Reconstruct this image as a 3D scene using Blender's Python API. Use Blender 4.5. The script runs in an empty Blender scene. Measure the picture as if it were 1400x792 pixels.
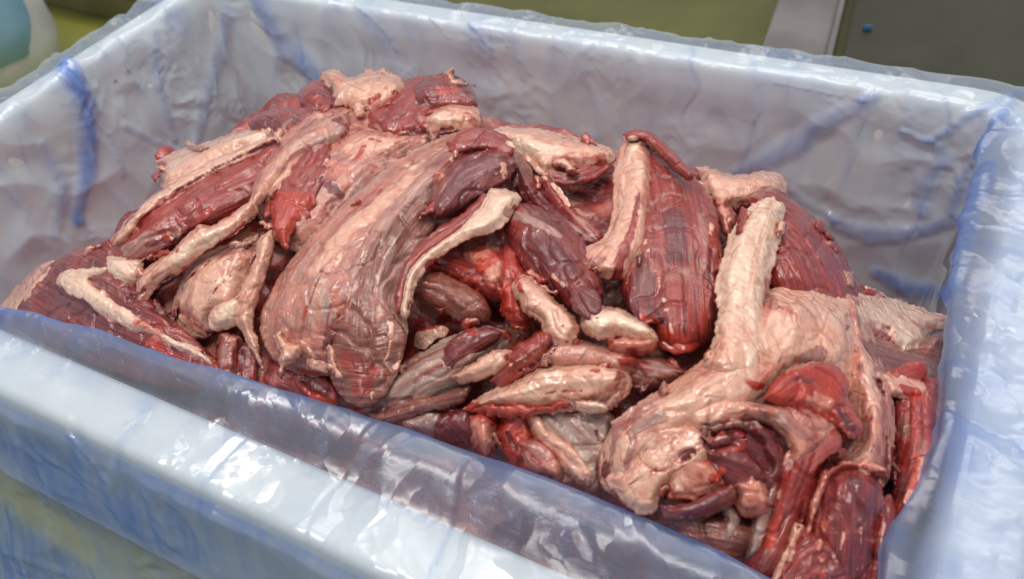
import bpy, math, random
import numpy as np
from mathutils import Matrix

# ------------------------------------------------------------------ camera
S = bpy.context.scene
COL = S.collection
CAM_O = np.array([0.29784119, -0.13560011, 0.3038674])
CAM_M = np.array([[0.87731605, -0.25875703, 0.40417985],
                  [0.46747425, 0.65126978, -0.59775873],
                  [-0.10855585, 0.713367, 0.69233168]])     # columns: right, up, back
F_PX = 1184.0                                               # focal length in photo pixels (1400 wide)
cam_d = bpy.data.cameras.new('camera')
cam = bpy.data.objects.new('camera', cam_d)
COL.objects.link(cam)
m4 = Matrix.Identity(4)
for r in range(3):
    for c in range(3):
        m4[r][c] = CAM_M[r, c]
    m4[r][3] = CAM_O[r]
cam.matrix_world = m4
cam_d.sensor_width = 36.0
cam_d.lens = 36.0 * F_PX / 1400.0
cam_d.clip_start = 0.01
cam_d.clip_end = 100
cam_d.dof.use_dof = True
cam_d.dof.focus_distance = 0.43
cam_d.dof.aperture_fstop = 11.0
S.camera = cam

# ------------------------------------------------------------------ light
world = bpy.data.worlds.new('World')
S.world = world
world.use_nodes = True
bg = world.node_tree.nodes['Background']
bg.inputs['Color'].default_value = (0.92, 0.96, 1.0, 1)
bg.inputs['Strength'].default_value = 0.46
S.view_settings.view_transform = 'Standard'
S.view_settings.look = 'None'
S.view_settings.exposure = 0.0
S.view_settings.gamma = 1.0


def area(name, loc, target, sx, sy, power, color):
    d = bpy.data.lights.new(name, 'AREA')
    d.shape = 'RECTANGLE'
    d.size = sx
    d.size_y = sy
    d.energy = power
    d.color = color
    o = bpy.data.objects.new(name, d)
    COL.objects.link(o)
    v = np.array(target) - np.array(loc)
    v /= np.linalg.norm(v)
    z = -v
    x = np.cross((0, 1, 0.02), z)
    x /= np.linalg.norm(x)
    y = np.cross(z, x)
    mm = Matrix.Identity(4)
    for i in range(3):
        mm[i][0], mm[i][1], mm[i][2], mm[i][3] = x[i], y[i], z[i], loc[i]
    o.matrix_world = mm
    return o


area('ceiling_tube_light', (-0.1, 0.75, 1.85), (0, .2, 0), 1.9, 0.08, 8, (1.0, 0.96, 0.905))
area('ceiling_tube_light', (0.1, 1.75, 1.85), (0, .2, 0), 2.2, 0.08, 13, (1.0, 0.96, 0.91))
area('ceiling_tube_light', (0.0, -0.20, 1.85), (0, .2, -.05), 1.7, 0.14, 28, (1.0, 0.965, 0.92))

# ------------------------------------------------------------------ numpy noise
_rs = np.random.RandomState(7)
_perm = _rs.permutation(256)
_perm = np.concatenate([_perm, _perm, _perm])
_g = _rs.randn(256, 3)
_g /= np.linalg.norm(_g, axis=1)[:, None]
_g = _g.astype(np.float32)


def perlin(p):
    p = np.asarray(p, np.float32)
    i = np.floor(p).astype(np.int64)
    f = p - i
    i &= 255
    u = f * f * f * (f * (f * 6 - 15) + 10)
    out = np.zeros(len(p), np.float32)
    for dx in (0, 1):
        wx = u[:, 0] if dx else 1 - u[:, 0]
        for dy in (0, 1):
            wy = u[:, 1] if dy else 1 - u[:, 1]
            for dz in (0, 1):
                wz = u[:, 2] if dz else 1 - u[:, 2]
                h = _perm[_perm[_perm[i[:, 0] + dx] + i[:, 1] + dy] + i[:, 2] + dz]
                g = _g[h]
                out += wx * wy * wz * (g[:, 0] * (f[:, 0] - dx) + g[:, 1] * (f[:, 1] - dy) + g[:, 2] * (f[:, 2] - dz))
    return out * 1.5


def fbm(p, oct=3, gain=.5):
    p = np.asarray(p, np.float32)
    o = 0
    a = 1.0
    for k in range(oct):
        o = o + a * perlin(p * (2.0 ** k) + 17.3 * k)
        a *= gain
    return o


def sm(a, b, x):
    t = np.clip((np.asarray(x, float) - a) / (b - a), 0, 1)
    return t * t * (3 - 2 * t)


# ------------------------------------------------------------------ rays and the pile's surface
def ray(px, py):
    """world direction through a point measured on the photo, one unit deep"""
    return CAM_M @ np.array([(px - 700) / F_PX, -(py - 396) / F_PX, -1.0])


def at_z(px, py, z):
    r = ray(px, py)
    return CAM_O + r * ((z - CAM_O[2]) / r[2])


def project(P):
    q = (np.asarray(P) - CAM_O) @ CAM_M
    d = -q[:, 2]
    return 700 + F_PX * q[:, 0] / d, 396 - F_PX * q[:, 1] / d, d


def pile(x, y):
    """height of the heap of meat over the crate rim"""
    return (0.022 - 0.046 * (1 - sm(-0.005, 0.085, y)) - 0.16 * sm(0.22, 0.38, y)
            - 0.17 * sm(-0.06, -0.40, x) - 0.035 * sm(0.23, 0.32, x)
            - 0.05 * sm(0.2, 0.31, x) * sm(0.12, 0.25, y)
            + 0.012 * np.exp(-((x - 0.02) / .1) ** 2 - ((y - .19) / .09) ** 2))


_T = np.linspace(0.2, 0.95, 900)


def on_pile(px, py, off):
    r = ray(px, py)
    P = CAM_O[None] + r[None] * _T[:, None]
    g = P[:, 2] - (pile(P[:, 0], P[:, 1]) + off)
    k = np.where(g <= 0)[0]
    j = k[0] if len(k) else int(np.argmin(g))
    if len(k) and j > 0:
        a = g[j - 1] / (g[j - 1] - g[j])
        return P[j - 1] * (1 - a) + P[j] * a
    return P[j]


# ------------------------------------------------------------------ object helpers
def new_mesh(name, V, Fq, mat, parent=None, smooth=True):
    me = bpy.data.meshes.new(name)
    V = np.ascontiguousarray(V, np.float32)
    Fq = np.asarray(Fq, np.int32)
    k = Fq.shape[1]
    me.vertices.add(len(V))
    me.vertices.foreach_set('co', V.ravel())
    me.loops.add(Fq.size)
    me.loops.foreach_set('vertex_index', Fq.ravel())
    me.polygons.add(len(Fq))
    me.polygons.foreach_set('loop_start', np.arange(0, Fq.size, k, dtype=np.int32))
    me.update(calc_edges=True)
    me.validate()
    if smooth:
        me.polygons.foreach_set('use_smooth', np.ones(len(Fq), bool))
    o = bpy.data.objects.new(name, me)
    COL.objects.link(o)
    if mat:
        me.materials.append(mat)
    if parent:
        o.parent = parent
    return o


def set_attr(me, name, A):
    a = me.attributes.new(name, 'FLOAT_COLOR', 'POINT')
    a.data.foreach_set('color', np.ascontiguousarray(A, np.float32).ravel())


def tag(o, label, cat, group=None, kind=None):
    if label:
        o['label'] = label
    if cat:
        o['category'] = cat
    if group:
        o['group'] = group
    if kind:
        o['kind'] = kind
    return o


def empty(name, loc):
    o = bpy.data.objects.new(name, None)
    o.empty_display_size = .02
    o.location = loc
    COL.objects.link(o)
    return o


def chaikin_resample(P, step):
    """Catmull-Rom through rows of P (any number of columns, first three are xyz), resampled by length"""
    P = np.asarray(P, float)
    if len(P) == 2:
        P = np.array([P[0], (P[0] + P[1]) / 2, P[1]])
    Q = np.vstack([2 * P[0] - P[1], P, 2 * P[-1] - P[-2]])
    out = []
    for i in range(1, len(Q) - 2):
        t = np.linspace(0, 1, 24, endpoint=False)[:, None]
        a, b, c, d = Q[i - 1], Q[i], Q[i + 1], Q[i + 2]
        out.append(.5 * (2 * b + (c - a) * t + (2 * a - 5 * b + 4 * c - d) * t ** 2 + (3 * b - a - 3 * c + d) * t ** 3))
    out.append(P[-1:])
    R = np.vstack(out)
    s = np.concatenate([[0], np.cumsum(np.linalg.norm(np.diff(R[:, :3], axis=0), axis=1))])
    n = max(4, int(round(s[-1] / step)))
    u = np.linspace(0, s[-1], n + 1)
    return np.stack([np.interp(u, s, R[:, k]) for k in range(R.shape[1])], 1), u


# ------------------------------------------------------------------ materials
def nodes(name):
    m = bpy.data.materials.new(name)
    m.use_nodes = True
    nt = m.node_tree
    for n in list(nt.nodes):
        if n.type != 'OUTPUT_MATERIAL':
            nt.nodes.remove(n)
    out = [n for n in nt.nodes if n.type == 'OUTPUT_MATERIAL'][0]
    return m, nt, out


class G:
    """short node-graph writer"""
    def __init__(s, nt):
        s.nt = nt

    def n(s, t, **kw):
        nd = s.nt.nodes.new(t)
        for k, v in kw.items():
            setattr(nd, k, v)
        return nd

    def put(s, sock, v):
        if isinstance(v, bpy.types.NodeSocket):
            s.nt.links.new(v, sock)
        elif isinstance(v, (tuple, list)) and len(v) == 3 and len(sock.default_value) == 4:
            sock.default_value = (*v, 1)
        else:
            sock.default_value = v

    def math(s, op, a, b=0.0, c=None, clamp=False):
        nd = s.n('ShaderNodeMath', operation=op, use_clamp=clamp)
        s.put(nd.inputs[0], a)
        s.put(nd.inputs[1], b)
        if c is not None:
            s.put(nd.inputs[2], c)
        return nd.outputs[0]

    def mix(s, f, a, b):
        nd = s.n('ShaderNodeMix', data_type='RGBA')
        s.put(nd.inputs[0], f)
        s.put(nd.inputs[6], a)
        s.put(nd.inputs[7], b)
        return nd.outputs[2]

    def step(s, x, a, b, lo=0.0, hi=1.0):
        nd = s.n('ShaderNodeMapRange', interpolation_type='SMOOTHSTEP')
        s.put(nd.inputs[0], x)
        s.put(nd.inputs[1], a)
        s.put(nd.inputs[2], b)
        s.put(nd.inputs[3], lo)
        s.put(nd.inputs[4], hi)
        return nd.outputs[0]

    def noise(s, vec, scale, detail=3, rough=.5, dist=0.0):
        nd = s.n('ShaderNodeTexNoise')
        s.put(nd.inputs['Vector'], vec)
        nd.inputs['Scale'].default_value = scale
        nd.inputs['Detail'].default_value = detail
        nd.inputs['Roughness'].default_value = rough
        nd.inputs['Distortion'].default_value = dist
        return nd.outputs['Fac']

    def voro(s, vec, scale, feature='DISTANCE_TO_EDGE'):
        nd = s.n('ShaderNodeTexVoronoi', feature=feature)
        s.put(nd.inputs['Vector'], vec)
        nd.inputs['Scale'].default_value = scale
        return nd.outputs['Distance']

    def mapping(s, vec, scale):
        nd = s.n('ShaderNodeVectorMath', operation='MULTIPLY')
        s.put(nd.inputs[0], vec)
        nd.inputs[1].default_value = scale
        return nd.outputs[0]

    def attr(s, name):
        return s.n('ShaderNodeAttribute', attribute_name=name)

    def sep(s, col):
        nd = s.n('ShaderNodeSeparateColor')
        s.put(nd.inputs[0], col)
        return nd.outputs


def meat_material():
    m, nt, out = nodes('raw_meat')
    g = G(nt)
    A, B, U = g.attr('tissue'), g.attr('tone'), g.attr('fibre')
    fat, mem, blood = g.sep(A.outputs['Color'])
    dark = A.outputs['Alpha']
    brown, cream, gray = g.sep(B.outputs['Color'])
    obj = g.n('ShaderNodeTexCoord').outputs['Object']
    fib = U.outputs['Vector']                       # metres along and across the muscle
    # irregular borders
    wob = g.math('SUBTRACT', g.noise(obj, 170, 4, .62), .5)
    wob2 = g.math('SUBTRACT', g.noise(g.mapping(fib, (60, 420, 1)), 1.0, 3, .55, .4), .5)
    edge = g.math('ADD', g.math('MULTIPLY', wob, .9), g.math('MULTIPLY', wob2, .45))
    fat_ = g.step(g.math('ADD', fat, edge), .40, .60)
    mem_ = g.step(g.math('ADD', mem, g.math('MULTIPLY', edge, 1.1)), .30, .85)
    blood_ = g.step(g.math('ADD', blood, g.math('MULTIPLY', wob, .8)), .30, .80)
    dark_ = g.step(g.math('ADD', dark, g.math('MULTIPLY', wob, .6)), .15, .9)
    brown_ = g.step(g.math('ADD', brown, g.math('MULTIPLY', wob, .6)), .2, .85)
    # lean
    fn = g.noise(g.mapping(fib, (45, 700, 1)), 1.0, 4, .6, .3)
    big = g.noise(obj, 55, 3)
    lean = g.mix(g.step(fn, .3, .7), (.150, .008, .008), (.400, .045, .034))
    lean = g.mix(g.step(big, .35, .7), lean, g.mix(.5, lean, (.30, .035, .026)))
    darkc = g.mix(g.step(fn, .3, .75), (.090, .010, .014), (.235, .032, .034))
    lean = g.mix(dark_, lean, darkc)
    brownc = g.mix(g.step(fn, .3, .7), (.125, .030, .022), (.310, .100, .068))
    lean = g.mix(brown_, lean, brownc)
    # marbling: thin pale threads along the fibres
    mv = g.noise(g.mapping(fib, (38, 230, 1)), 1.0, 4, .6, 1.2)
    mar = g.step(g.math('ABSOLUTE', g.math('SUBTRACT', mv, .5)), .0, .045, 1.0, 0.0)
    mar = g.math('MULTIPLY', mar, g.step(g.noise(obj, 75, 2), .45, .68))
    lean = g.mix(g.math('MULTIPLY', mar, .42), lean, (.50, .27, .22))
    # blood
    bl = g.mix(g.noise(obj, 130, 3), (.30, .008, .006), (.62, .068, .030))
    c = g.mix(g.math('MULTIPLY', blood_, .8), lean, bl)
    # membrane: pale, thin, over the lean
    mc = g.mix(gray, (.50, .265, .215), (.40, .295, .25))
    mc = g.mix(g.step(fn, .35, .7), mc, g.mix(.35, mc, (.22, .12, .11)))
    st1 = g.noise(g.mapping(fib, (16, 210, 1)), 1.0, 4, .62, .5)
    mc = g.mix(g.step(st1, .50, .60), mc, (.62, .36, .28))
    mc = g.mix(g.step(st1, .40, .33), mc, (.34, .075, .06))
    mpatch = g.step(g.noise(g.mapping(fib, (40, 130, 1)), 1.0, 4, .6, .8), .30, .62, .35, .92)
    c = g.mix(g.math('MULTIPLY', mem_, mpatch), c, mc)
    # fat, with red threads between its lobes
    fatc = g.mix(cream, (.67, .31, .215), (.80, .56, .415))
    fatc = g.mix(g.step(g.noise(obj, 90, 3), .35, .7), fatc, g.mix(.5, fatc, (.72, .45, .35)))
    fpale = g.noise(obj, 260, 3)
    fatc = g.mix(g.step(fpale, .5, .75), fatc, g.mix(.35, fatc, (.50, .17, .13)))
    warp = g.n('ShaderNodeVectorMath', operation='ADD')
    nz = g.n('ShaderNodeTexNoise')
    nt.links.new(obj, nz.inputs['Vector'])
    nz.inputs['Scale'].default_value = 120
    sc = g.mapping(nz.outputs['Color'], (.012, .012, .012))
    nt.links.new(obj, warp.inputs[0])
    nt.links.new(sc, warp.inputs[1])
    ve = g.voro(warp.outputs[0], 85)
    vein = g.math('MULTIPLY', g.step(ve, .0, .10, 1.0, 0.0), g.step(g.noise(obj, 60, 2), .42, .66))
    vein = g.math('MULTIPLY', vein, g.math('SUBTRACT', 1.0, g.math('MULTIPLY', cream, .6)))
    fatc = g.mix(g.math('MULTIPLY', vein, .75), fatc, (.42, .075, .055))
    fatc = g.mix(g.math('MULTIPLY', blood_, .45), fatc, (.62, .12, .06))
    fatc = g.mix(g.math('MULTIPLY', g.step(st1, .42, .34), .55), fatc, (.46, .15, .11))
    halo = g.step(g.math('ADD', fat, g.math('MULTIPLY', edge, .8)), .48, .95, .62, 0.0)
    fatc = g.mix(halo, fatc, (.43, .10, .075))
    c = g.mix(fat_, c, fatc)
    bs = g.n('ShaderNodeBsdfPrincipled')
    nt.links.new(c, bs.inputs['Base Color'])
    rough = g.step(g.noise(obj, 220, 3), .3, .7, .30, .52)
    nt.links.new(rough, bs.inputs['Roughness'])
    bs.inputs['Specular IOR Level'].default_value = .2
    bs.inputs['Coat Weight'].default_value = 1.0
    bs.inputs['Coat IOR'].default_value = 1.62
    nt.links.new(g.step(g.noise(obj, 45, 3), .42, .66, .03, .16), bs.inputs['Coat Roughness'])
    bs.inputs['Subsurface Weight'].default_value = .12
    bs.inputs['Subsurface Radius'].default_value = (.8, .25, .15)
    bs.inputs['Subsurface Scale'].default_value = .004
    # relief
    h1 = g.math('MULTIPLY', g.math('SUBTRACT', 1.0, fat_), g.math('MULTIPLY', fn, .0008))
    h2 = g.math('MULTIPLY', fat_, g.math('MULTIPLY', g.step(ve, 0, .22), .0004))
    h3 = g.math('MULTIPLY', g.noise(obj, 330, 3, .6), .0007)
    h4 = g.math('MULTIPLY', g.noise(obj, 620, 2, .5), .00026)
    hh = g.math('ADD', g.math('ADD', h1, h2), g.math('ADD', h3, h4))
    bp = g.n('ShaderNodeBump')
    bp.inputs['Strength'].default_value = .8
    bp.inputs['Distance'].default_value = 1.0
    nt.links.new(hh, bp.inputs['Height'])
    nt.links.new(bp.outputs[0], bs.inputs['Normal'])
    nt.links.new(bp.outputs[0], bs.inputs['Coat Normal'])
    nt.links.new(bs.outputs[0], out.inputs[0])
    return m


def film_material():
    m, nt, out = nodes('blue_film')
    g = G(nt)
    A = g.attr('film')
    dens, stain, cloud = g.sep(A.outputs['Color'])
    obj = g.n('ShaderNodeTexCoord').outputs['Object']
    n1 = g.noise(obj, 26, 4, .6)
    sh0 = g.attr('sheet').outputs['Vector']
    wz = g.n('ShaderNodeTexNoise')
    nt.links.new(sh0, wz.inputs['Vector'])
    wz.inputs['Scale'].default_value = 9
    wz.inputs['Detail'].default_value = 3
    wq = g.n('ShaderNodeVectorMath', operation='ADD')
    nt.links.new(sh0, wq.inputs[0])
    nt.links.new(g.mapping(wz.outputs['Color'], (.05, .05, .05)), wq.inputs[1])
    vq = g.voro(g.mapping(wq.outputs[0], (1, .17, 1)), 20)
    crease = g.step(vq, .0, .045, 1.0, 0.0)
    crease = g.math('MULTIPLY', crease, g.step(g.noise(obj, 20, 2), .45, .62))
    strk = g.noise(g.mapping(sh0, (120, 20, 1)), 1.0, 3, .6, .4)
    dens = g.math('MULTIPLY', dens, g.step(strk, .30, .66, .75, 1.08))
    d0 = g.math('ADD', dens, g.math('MULTIPLY', crease, .26))
    d = g.math('ADD', d0, g.math('MULTIPLY', g.math('SUBTRACT', n1, .58), .22), clamp=True)
    body = g.mix(d, (.83, .89, .93), (.20, .34, .74))
    body = g.mix(g.math('MULTIPLY', stain, g.step(g.noise(obj, 400, 3), .4, .6)), body, (.34, .06, .04))
    tint = g.mix(d, (.90, .935, .965), (.38, .53, .90))
    tr = g.n('ShaderNodeBsdfTransparent')
    nt.links.new(tint, tr.inputs[0])
    df = g.n('ShaderNodeBsdfDiffuse')
    nt.links.new(body, df.inputs[0])
    tl = g.n('ShaderNodeBsdfTranslucent')
    nt.links.new(body, tl.inputs[0])
    dt = g.n('ShaderNodeMixShader')
    dt.inputs[0].default_value = .35
    nt.links.new(df.outputs[0], dt.inputs[1])
    nt.links.new(tl.outputs[0], dt.inputs[2])
    al = g.n('ShaderNodeMixShader')
    lw = g.n('ShaderNodeLayerWeight')
    lw.inputs[0].default_value = .35
    alpha = g.math('ADD', cloud, g.math('ADD', g.math('MULTIPLY', d, .30), g.math('MULTIPLY', lw.outputs['Facing'], .18)), clamp=True)
    nt.links.new(alpha, al.inputs[0])
    nt.links.new(tr.outputs[0], al.inputs[1])
    nt.links.new(dt.outputs[0], al.inputs[2])
    gl = g.n('ShaderNodeBsdfGlossy')
    gl.inputs['Roughness'].default_value = .30
    gl.inputs['Color'].default_value = (1, 1, 1, 1)
    fr = g.n('ShaderNodeFresnel')
    fr.inputs[0].default_value = 1.5
    # crumpled facets: each small cell of film is tilted its own way; cells run long up the walls
    sheet = g.attr('sheet').outputs['Vector']
    wv = g.n('ShaderNodeTexNoise')
    nt.links.new(sheet, wv.inputs['Vector'])
    wv.inputs['Scale'].default_value = 14
    wv.inputs['Detail'].default_value = 3
    wadd = g.n('ShaderNodeVectorMath', operation='ADD')
    nt.links.new(sheet, wadd.inputs[0])
    nt.links.new(g.mapping(wv.outputs['Color'], (.06, .06, .06)), wadd.inputs[1])

    def facet(scale, k, thr, stretch):
        v = g.n('ShaderNodeTexVoronoi', feature='F1')
        nt.links.new(g.mapping(wadd.outputs[0], stretch), v.inputs['Vector'])
        v.inputs['Scale'].default_value = scale
        sub = g.n('ShaderNodeVectorMath', operation='SUBTRACT')
        nt.links.new(v.outputs['Color'], sub.inputs[0])
        sub.inputs[1].default_value = (.5, .5, .5)
        sc_ = g.n('ShaderNodeVectorMath', operation='SCALE')
        nt.links.new(sub.outputs[0], sc_.inputs[0])
        msk = g.step(g.noise(obj, 17 + scale * .1, 3), thr, thr + .16)
        nt.links.new(g.math('MULTIPLY', msk, k), sc_.inputs['Scale'])
        return sc_.outputs[0]

    geo = g.n('ShaderNodeNewGeometry')
    acc = geo.outputs['Normal']
    for args in ((46, .42, .36, (1, .28, 1)), (120, .42, .44, (1, .45, 1)), (240, .40, .50, (1, .8, 1))):
        ad = g.n('ShaderNodeVectorMath', operation='ADD')
        nt.links.new(acc, ad.inputs[0])
        nt.links.new(facet(*args), ad.inputs[1])
        acc = ad.outputs[0]
    nm = g.n('ShaderNodeVectorMath', operation='NORMALIZE')
    nt.links.new(acc, nm.inputs[0])
    h = g.math('MULTIPLY', g.noise(obj, 60, 3, .5, 1.0), .0006)
    cA = g.math('MULTIPLY', g.step(vq, .0, .06, 1.0, 0.0), g.step(g.noise(obj, 12, 2), .40, .60))
    hc = g.math('MULTIPLY', cA, .0007)
    bc = g.n('ShaderNodeBump')
    bc.inputs['Strength'].default_value = .8
    bc.inputs['Distance'].default_value = 1.0
    nt.links.new(hc, bc.inputs['Height'])
    nt.links.new(bc.outputs[0], df.inputs['Normal'])
    h = g.math('ADD', h, hc)
    bp = g.n('ShaderNodeBump')
    bp.inputs['Strength'].default_value = .7
    bp.inputs['Distance'].default_value = 1.0
    nt.links.new(h, bp.inputs['Height'])
    nt.links.new(nm.outputs[0], bp.inputs['Normal'])
    nt.links.new(bp.outputs[0], gl.inputs['Normal'])
    mx = g.n('ShaderNodeMixShader')
    nt.links.new(g.math('MINIMUM', g.math('MULTIPLY', fr.outputs[0], 1.3), .10), mx.inputs[0])
    nt.links.new(al.outputs[0], mx.inputs[1])
    nt.links.new(gl.outputs[0], mx.inputs[2])
    nt.links.new(mx.outputs[0], out.inputs[0])
    return m


def simple(name, c1, c2, scale, rough=.5, metal=0.0, bump=0.0, stretch=(1, 1, 1)):
    m, nt, out = nodes(name)
    g = G(nt)
    obj = g.n('ShaderNodeTexCoord').outputs['Object']
    v = g.mapping(obj, stretch)
    n = g.noise(v, scale, 5, .6)
    bs = g.n('ShaderNodeBsdfPrincipled')
    nt.links.new(g.mix(g.step(n, .3, .7), c1, c2), bs.inputs['Base Color'])
    nt.links.new(g.step(n, .2, .8, rough * .8, rough * 1.2), bs.inputs['Roughness'])
    bs.inputs['Metallic'].default_value = metal
    if bump:
        bp = g.n('ShaderNodeBump')
        bp.inputs['Strength'].default_value = .5
        bp.inputs['Distance'].default_value = bump
        nt.links.new(n, bp.inputs['Height'])
        nt.links.new(bp.outputs[0], bs.inputs['Normal'])
    nt.links.new(bs.outputs[0], out.inputs[0])
    return m


MEAT = meat_material()
FILM = film_material()
M_CRATE = simple('white_crate_plastic', (.58, .60, .61), (.64, .66, .67), 40, .45, 0, .0006)
M_FLOOR = simple('green_floor_paint', (.060, .060, .010), (.130, .125, .028), 3, .45, 0, .001)
_nt = M_FLOOR.node_tree
_g2 = G(_nt)
_bs = [n for n in _nt.nodes if n.type == 'BSDF_PRINCIPLED'][0]
_old = _bs.inputs['Base Color'].links[0].from_socket
_ob = _g2.n('ShaderNodeTexCoord').outputs['Object']
_xyz = _g2.n('ShaderNodeSeparateXYZ')
_nt.links.new(_ob, _xyz.inputs[0])
_lit_green = _g2.mix(_g2.noise(_ob, 4, 4), (.16, .17, .018), (.34, .31, .055))
_nt.links.new(_g2.mix(_g2.step(_xyz.outputs[1], .57, .60), _lit_green, _old), _bs.inputs['Base Color'])  # one floor: brighter light nearby and shade farther off are put into its colour
M_STEEL = simple('brushed_steel', (.36, .315, .30), (.46, .41, .39), 8, .35, 1.0, 0, (1, 1, 30))
M_PANEL = simple('dull_steel_panel', (.045, .044, .028), (.066, .063, .042), 6, .5, .4)
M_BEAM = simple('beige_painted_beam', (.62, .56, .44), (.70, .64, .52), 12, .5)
M_BEAMSHADE = simple('shaded_beam_side', (.11, .10, .03), (.15, .13, .05), 12, .6)  # shadow side of the beige beam, its shade painted in as a darker colour
M_PBLUE = simple('pale_blue_plastic', (.17, .37, .58), (.28, .49, .68), 9, .3)
M_PWHITE = simple('cloudy_white_plastic', (.50, .52, .54), (.66, .67, .69), 9, .3)
M_SPECK = simple('blue_plastic_scrap', (.02, .10, .22), (.03, .14, .26), 30, .4)

# ------------------------------------------------------------------ setting
X0, X1, Y0, Y1 = -0.300, 0.33, 0.0, 0.356
DEPTH = 0.20
FLOOR_Z = -0.225


def grid_sheet(name, x0, x1, y0, y1, z, n, mat):
    xs, ys = np.linspace(x0, x1, n), np.linspace(y0, y1, n)
    V = np.array([(x, y, z) for y in ys for x in xs])
    i = np.arange(n * n).reshape(n, n)
    Fq = np.stack([i[:-1, :-1], i[:-1, 1:], i[1:, 1:], i[1:, :-1]], -1).reshape(-1, 4)
    return new_mesh(name, V, Fq, mat)


fl = grid_sheet('floor', -6, 6, -6, 8, FLOOR_Z, 12, M_FLOOR)
tag(fl, 'olive green painted floor under the crate', None, kind='structure')


def loop_rect(x0, x1, y0, y1, r, n):
    """counter-clockwise rounded rectangle: points and outward normals, sampled evenly"""
    pts, nor = [], []
    segs = [((x0 + r, y0), (x1 - r, y0), (0, -1)), ((x1, y0 + r), (x1, y1 - r), (1, 0)),
            ((x1 - r, y1), (x0 + r, y1), (0, 1)), ((x0, y1 - r), (x0, y0 + r), (-1, 0))]
    cen = [(x1 - r, y0 + r), (x1 - r, y1 - r), (x0 + r, y1 - r), (x0 + r, y0 + r)]
    a0 = [-90, 0, 90, 180]
    for k in range(4):
        a, b, nn = segs[k]
        for t in np.linspace(0, 1, 400, endpoint=False):
            pts.append((a[0] + (b[0] - a[0]) * t, a[1] + (b[1] - a[1]) * t))
            nor.append(nn)
        for t in np.linspace(0, 1, 60, endpoint=False):
            an = math.radians(a0[k] + 90 * t)
            nor.append((math.cos(an), math.sin(an)))
            pts.append((cen[k][0] + r * math.cos(an), cen[k][1] + r * math.sin(an)))
    pts, nor = np.array(pts), np.array(nor, float)
    q = np.vstack([pts, pts[:1]])
    qn = np.vstack([nor, nor[:1]])
    s = np.concatenate([[0], np.cumsum(np.linalg.norm(np.diff(q, axis=0), axis=1))])
    u = np.linspace(0, s[-1], n, endpoint=False)
    P = np.stack([np.interp(u, s, q[:, k]) for k in (0, 1)], 1)
    N = np.stack([np.interp(u, s, qn[:, k]) for k in (0, 1)], 1)
    N /= np.linalg.norm(N, axis=1)[:, None]
    return P, N, u


def ring_grid(nu, nv):
    i = np.arange(nu * nv).reshape(nv, nu)
    j = np.roll(i, -1, axis=1)
    return np.stack([i[:-1], j[:-1], j[1:], i[1:]], -1).reshape(-1, 4)


# crate: an open box with thick rounded rim
P, N, U = loop_rect(X0, X1, Y0, Y1, .03, 320)
prof = [(-.016, -.19), (-.003, -.012), (0, -.004), (.004, 0), (.027, 0), (.0305, -.0015), (.032, -.005), (.031, -.04), (.012, -.215)]
V = np.vstack([np.column_stack([P + N * d, np.full(len(P), z)]) for d, z in prof])
Fq = ring_grid(len(P), len(prof))
crate = new_mesh('crate', V, Fq, M_CRATE)
nin, nout = len(P), len(P)
import bmesh
bm = bmesh.new()
bm.from_mesh(crate.data)
bm.verts.ensure_lookup_table()
bm.faces.new([bm.verts[i] for i in range(nin)])
bm.faces.new([bm.verts[len(V) - nout + i] for i in range(nout)][::-1])
bm.to_mesh(crate.data)
bm.free()
tag(crate, 'white plastic crate with thick rim lined by the blue tinted bag', 'crate')

# ------------------------------------------------------------------ brush strokes laid on real surfaces
class Canvas:
    """all vertices of some surfaces, with a depth table that finds what lies nearest along a ray"""
    CELL = 3.0
    warp = None

    def __init__(s, V):
        s.V = np.asarray(V, np.float64)
        s.x, s.y, s.d = project(s.V)
        s.ix = np.floor((s.x + 300) / s.CELL).astype(int)
        s.iy = np.floor((s.y + 300) / s.CELL).astype(int)
        s.W, s.Hh = int(2000 / s.CELL), int(1500 / s.CELL)
        ok = (s.ix >= 0) & (s.ix < s.W) & (s.iy >= 0) & (s.iy < s.Hh) & (s.d > .05)
        s.z = np.full(s.W * s.Hh, 9.0)
        np.minimum.at(s.z, s.iy[ok] * s.W + s.ix[ok], s.d[ok])

    def hit(s, px, py):
        a, b = int((px + 300) / s.CELL), int((py + 300) / s.CELL)
        best = 9.0
        for dx in (-1, 0, 1):
            for dy in (-1, 0, 1):
                if 0 <= a + dx < s.W and 0 <= b + dy < s.Hh:
                    best = min(best, s.z[(b + dy) * s.W + a + dx])
        return None if best > 8 else CAM_O + ray(px, py) * best

    def stroke(s, pts, soft=.5, depth=2.2):
        """indices and 0..1 mask of the vertices within the stroke (distance measured in space)"""
        D = np.array([(p[0], p[1], 0, p[2]) for p in pts], float)
        R, _ = chaikin_resample(D, 4.0)
        H_ = [(s.hit(q[0], q[1]), q[3]) for q in R]
        H_ = [(h, w) for h, w in H_ if h is not None]
        if not H_:
            return np.zeros(0, int), np.zeros(0)
        w = R[:, 3].max() * 1.6 + 6
        sel = np.where((s.x > R[:, 0].min() - w) & (s.x < R[:, 0].max() + w)
                       & (s.y > R[:, 1].min() - w) & (s.y < R[:, 1].max() + w))[0]
        if not len(sel):
            return sel, np.zeros(0)
        best = np.full(len(sel), 9.0)
        Vs = s.V[sel]
        for h, wp in H_:
            rad = max(wp, .8) * np.linalg.norm(h - CAM_O) / F_PX
            best = np.minimum(best, np.linalg.norm(Vs - h, axis=1) / rad)
        if s.warp is not None:
            best = best * (1 + s.warp[sel])
        return sel, 1 - sm(1 - soft, 1 + soft, best)


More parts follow.
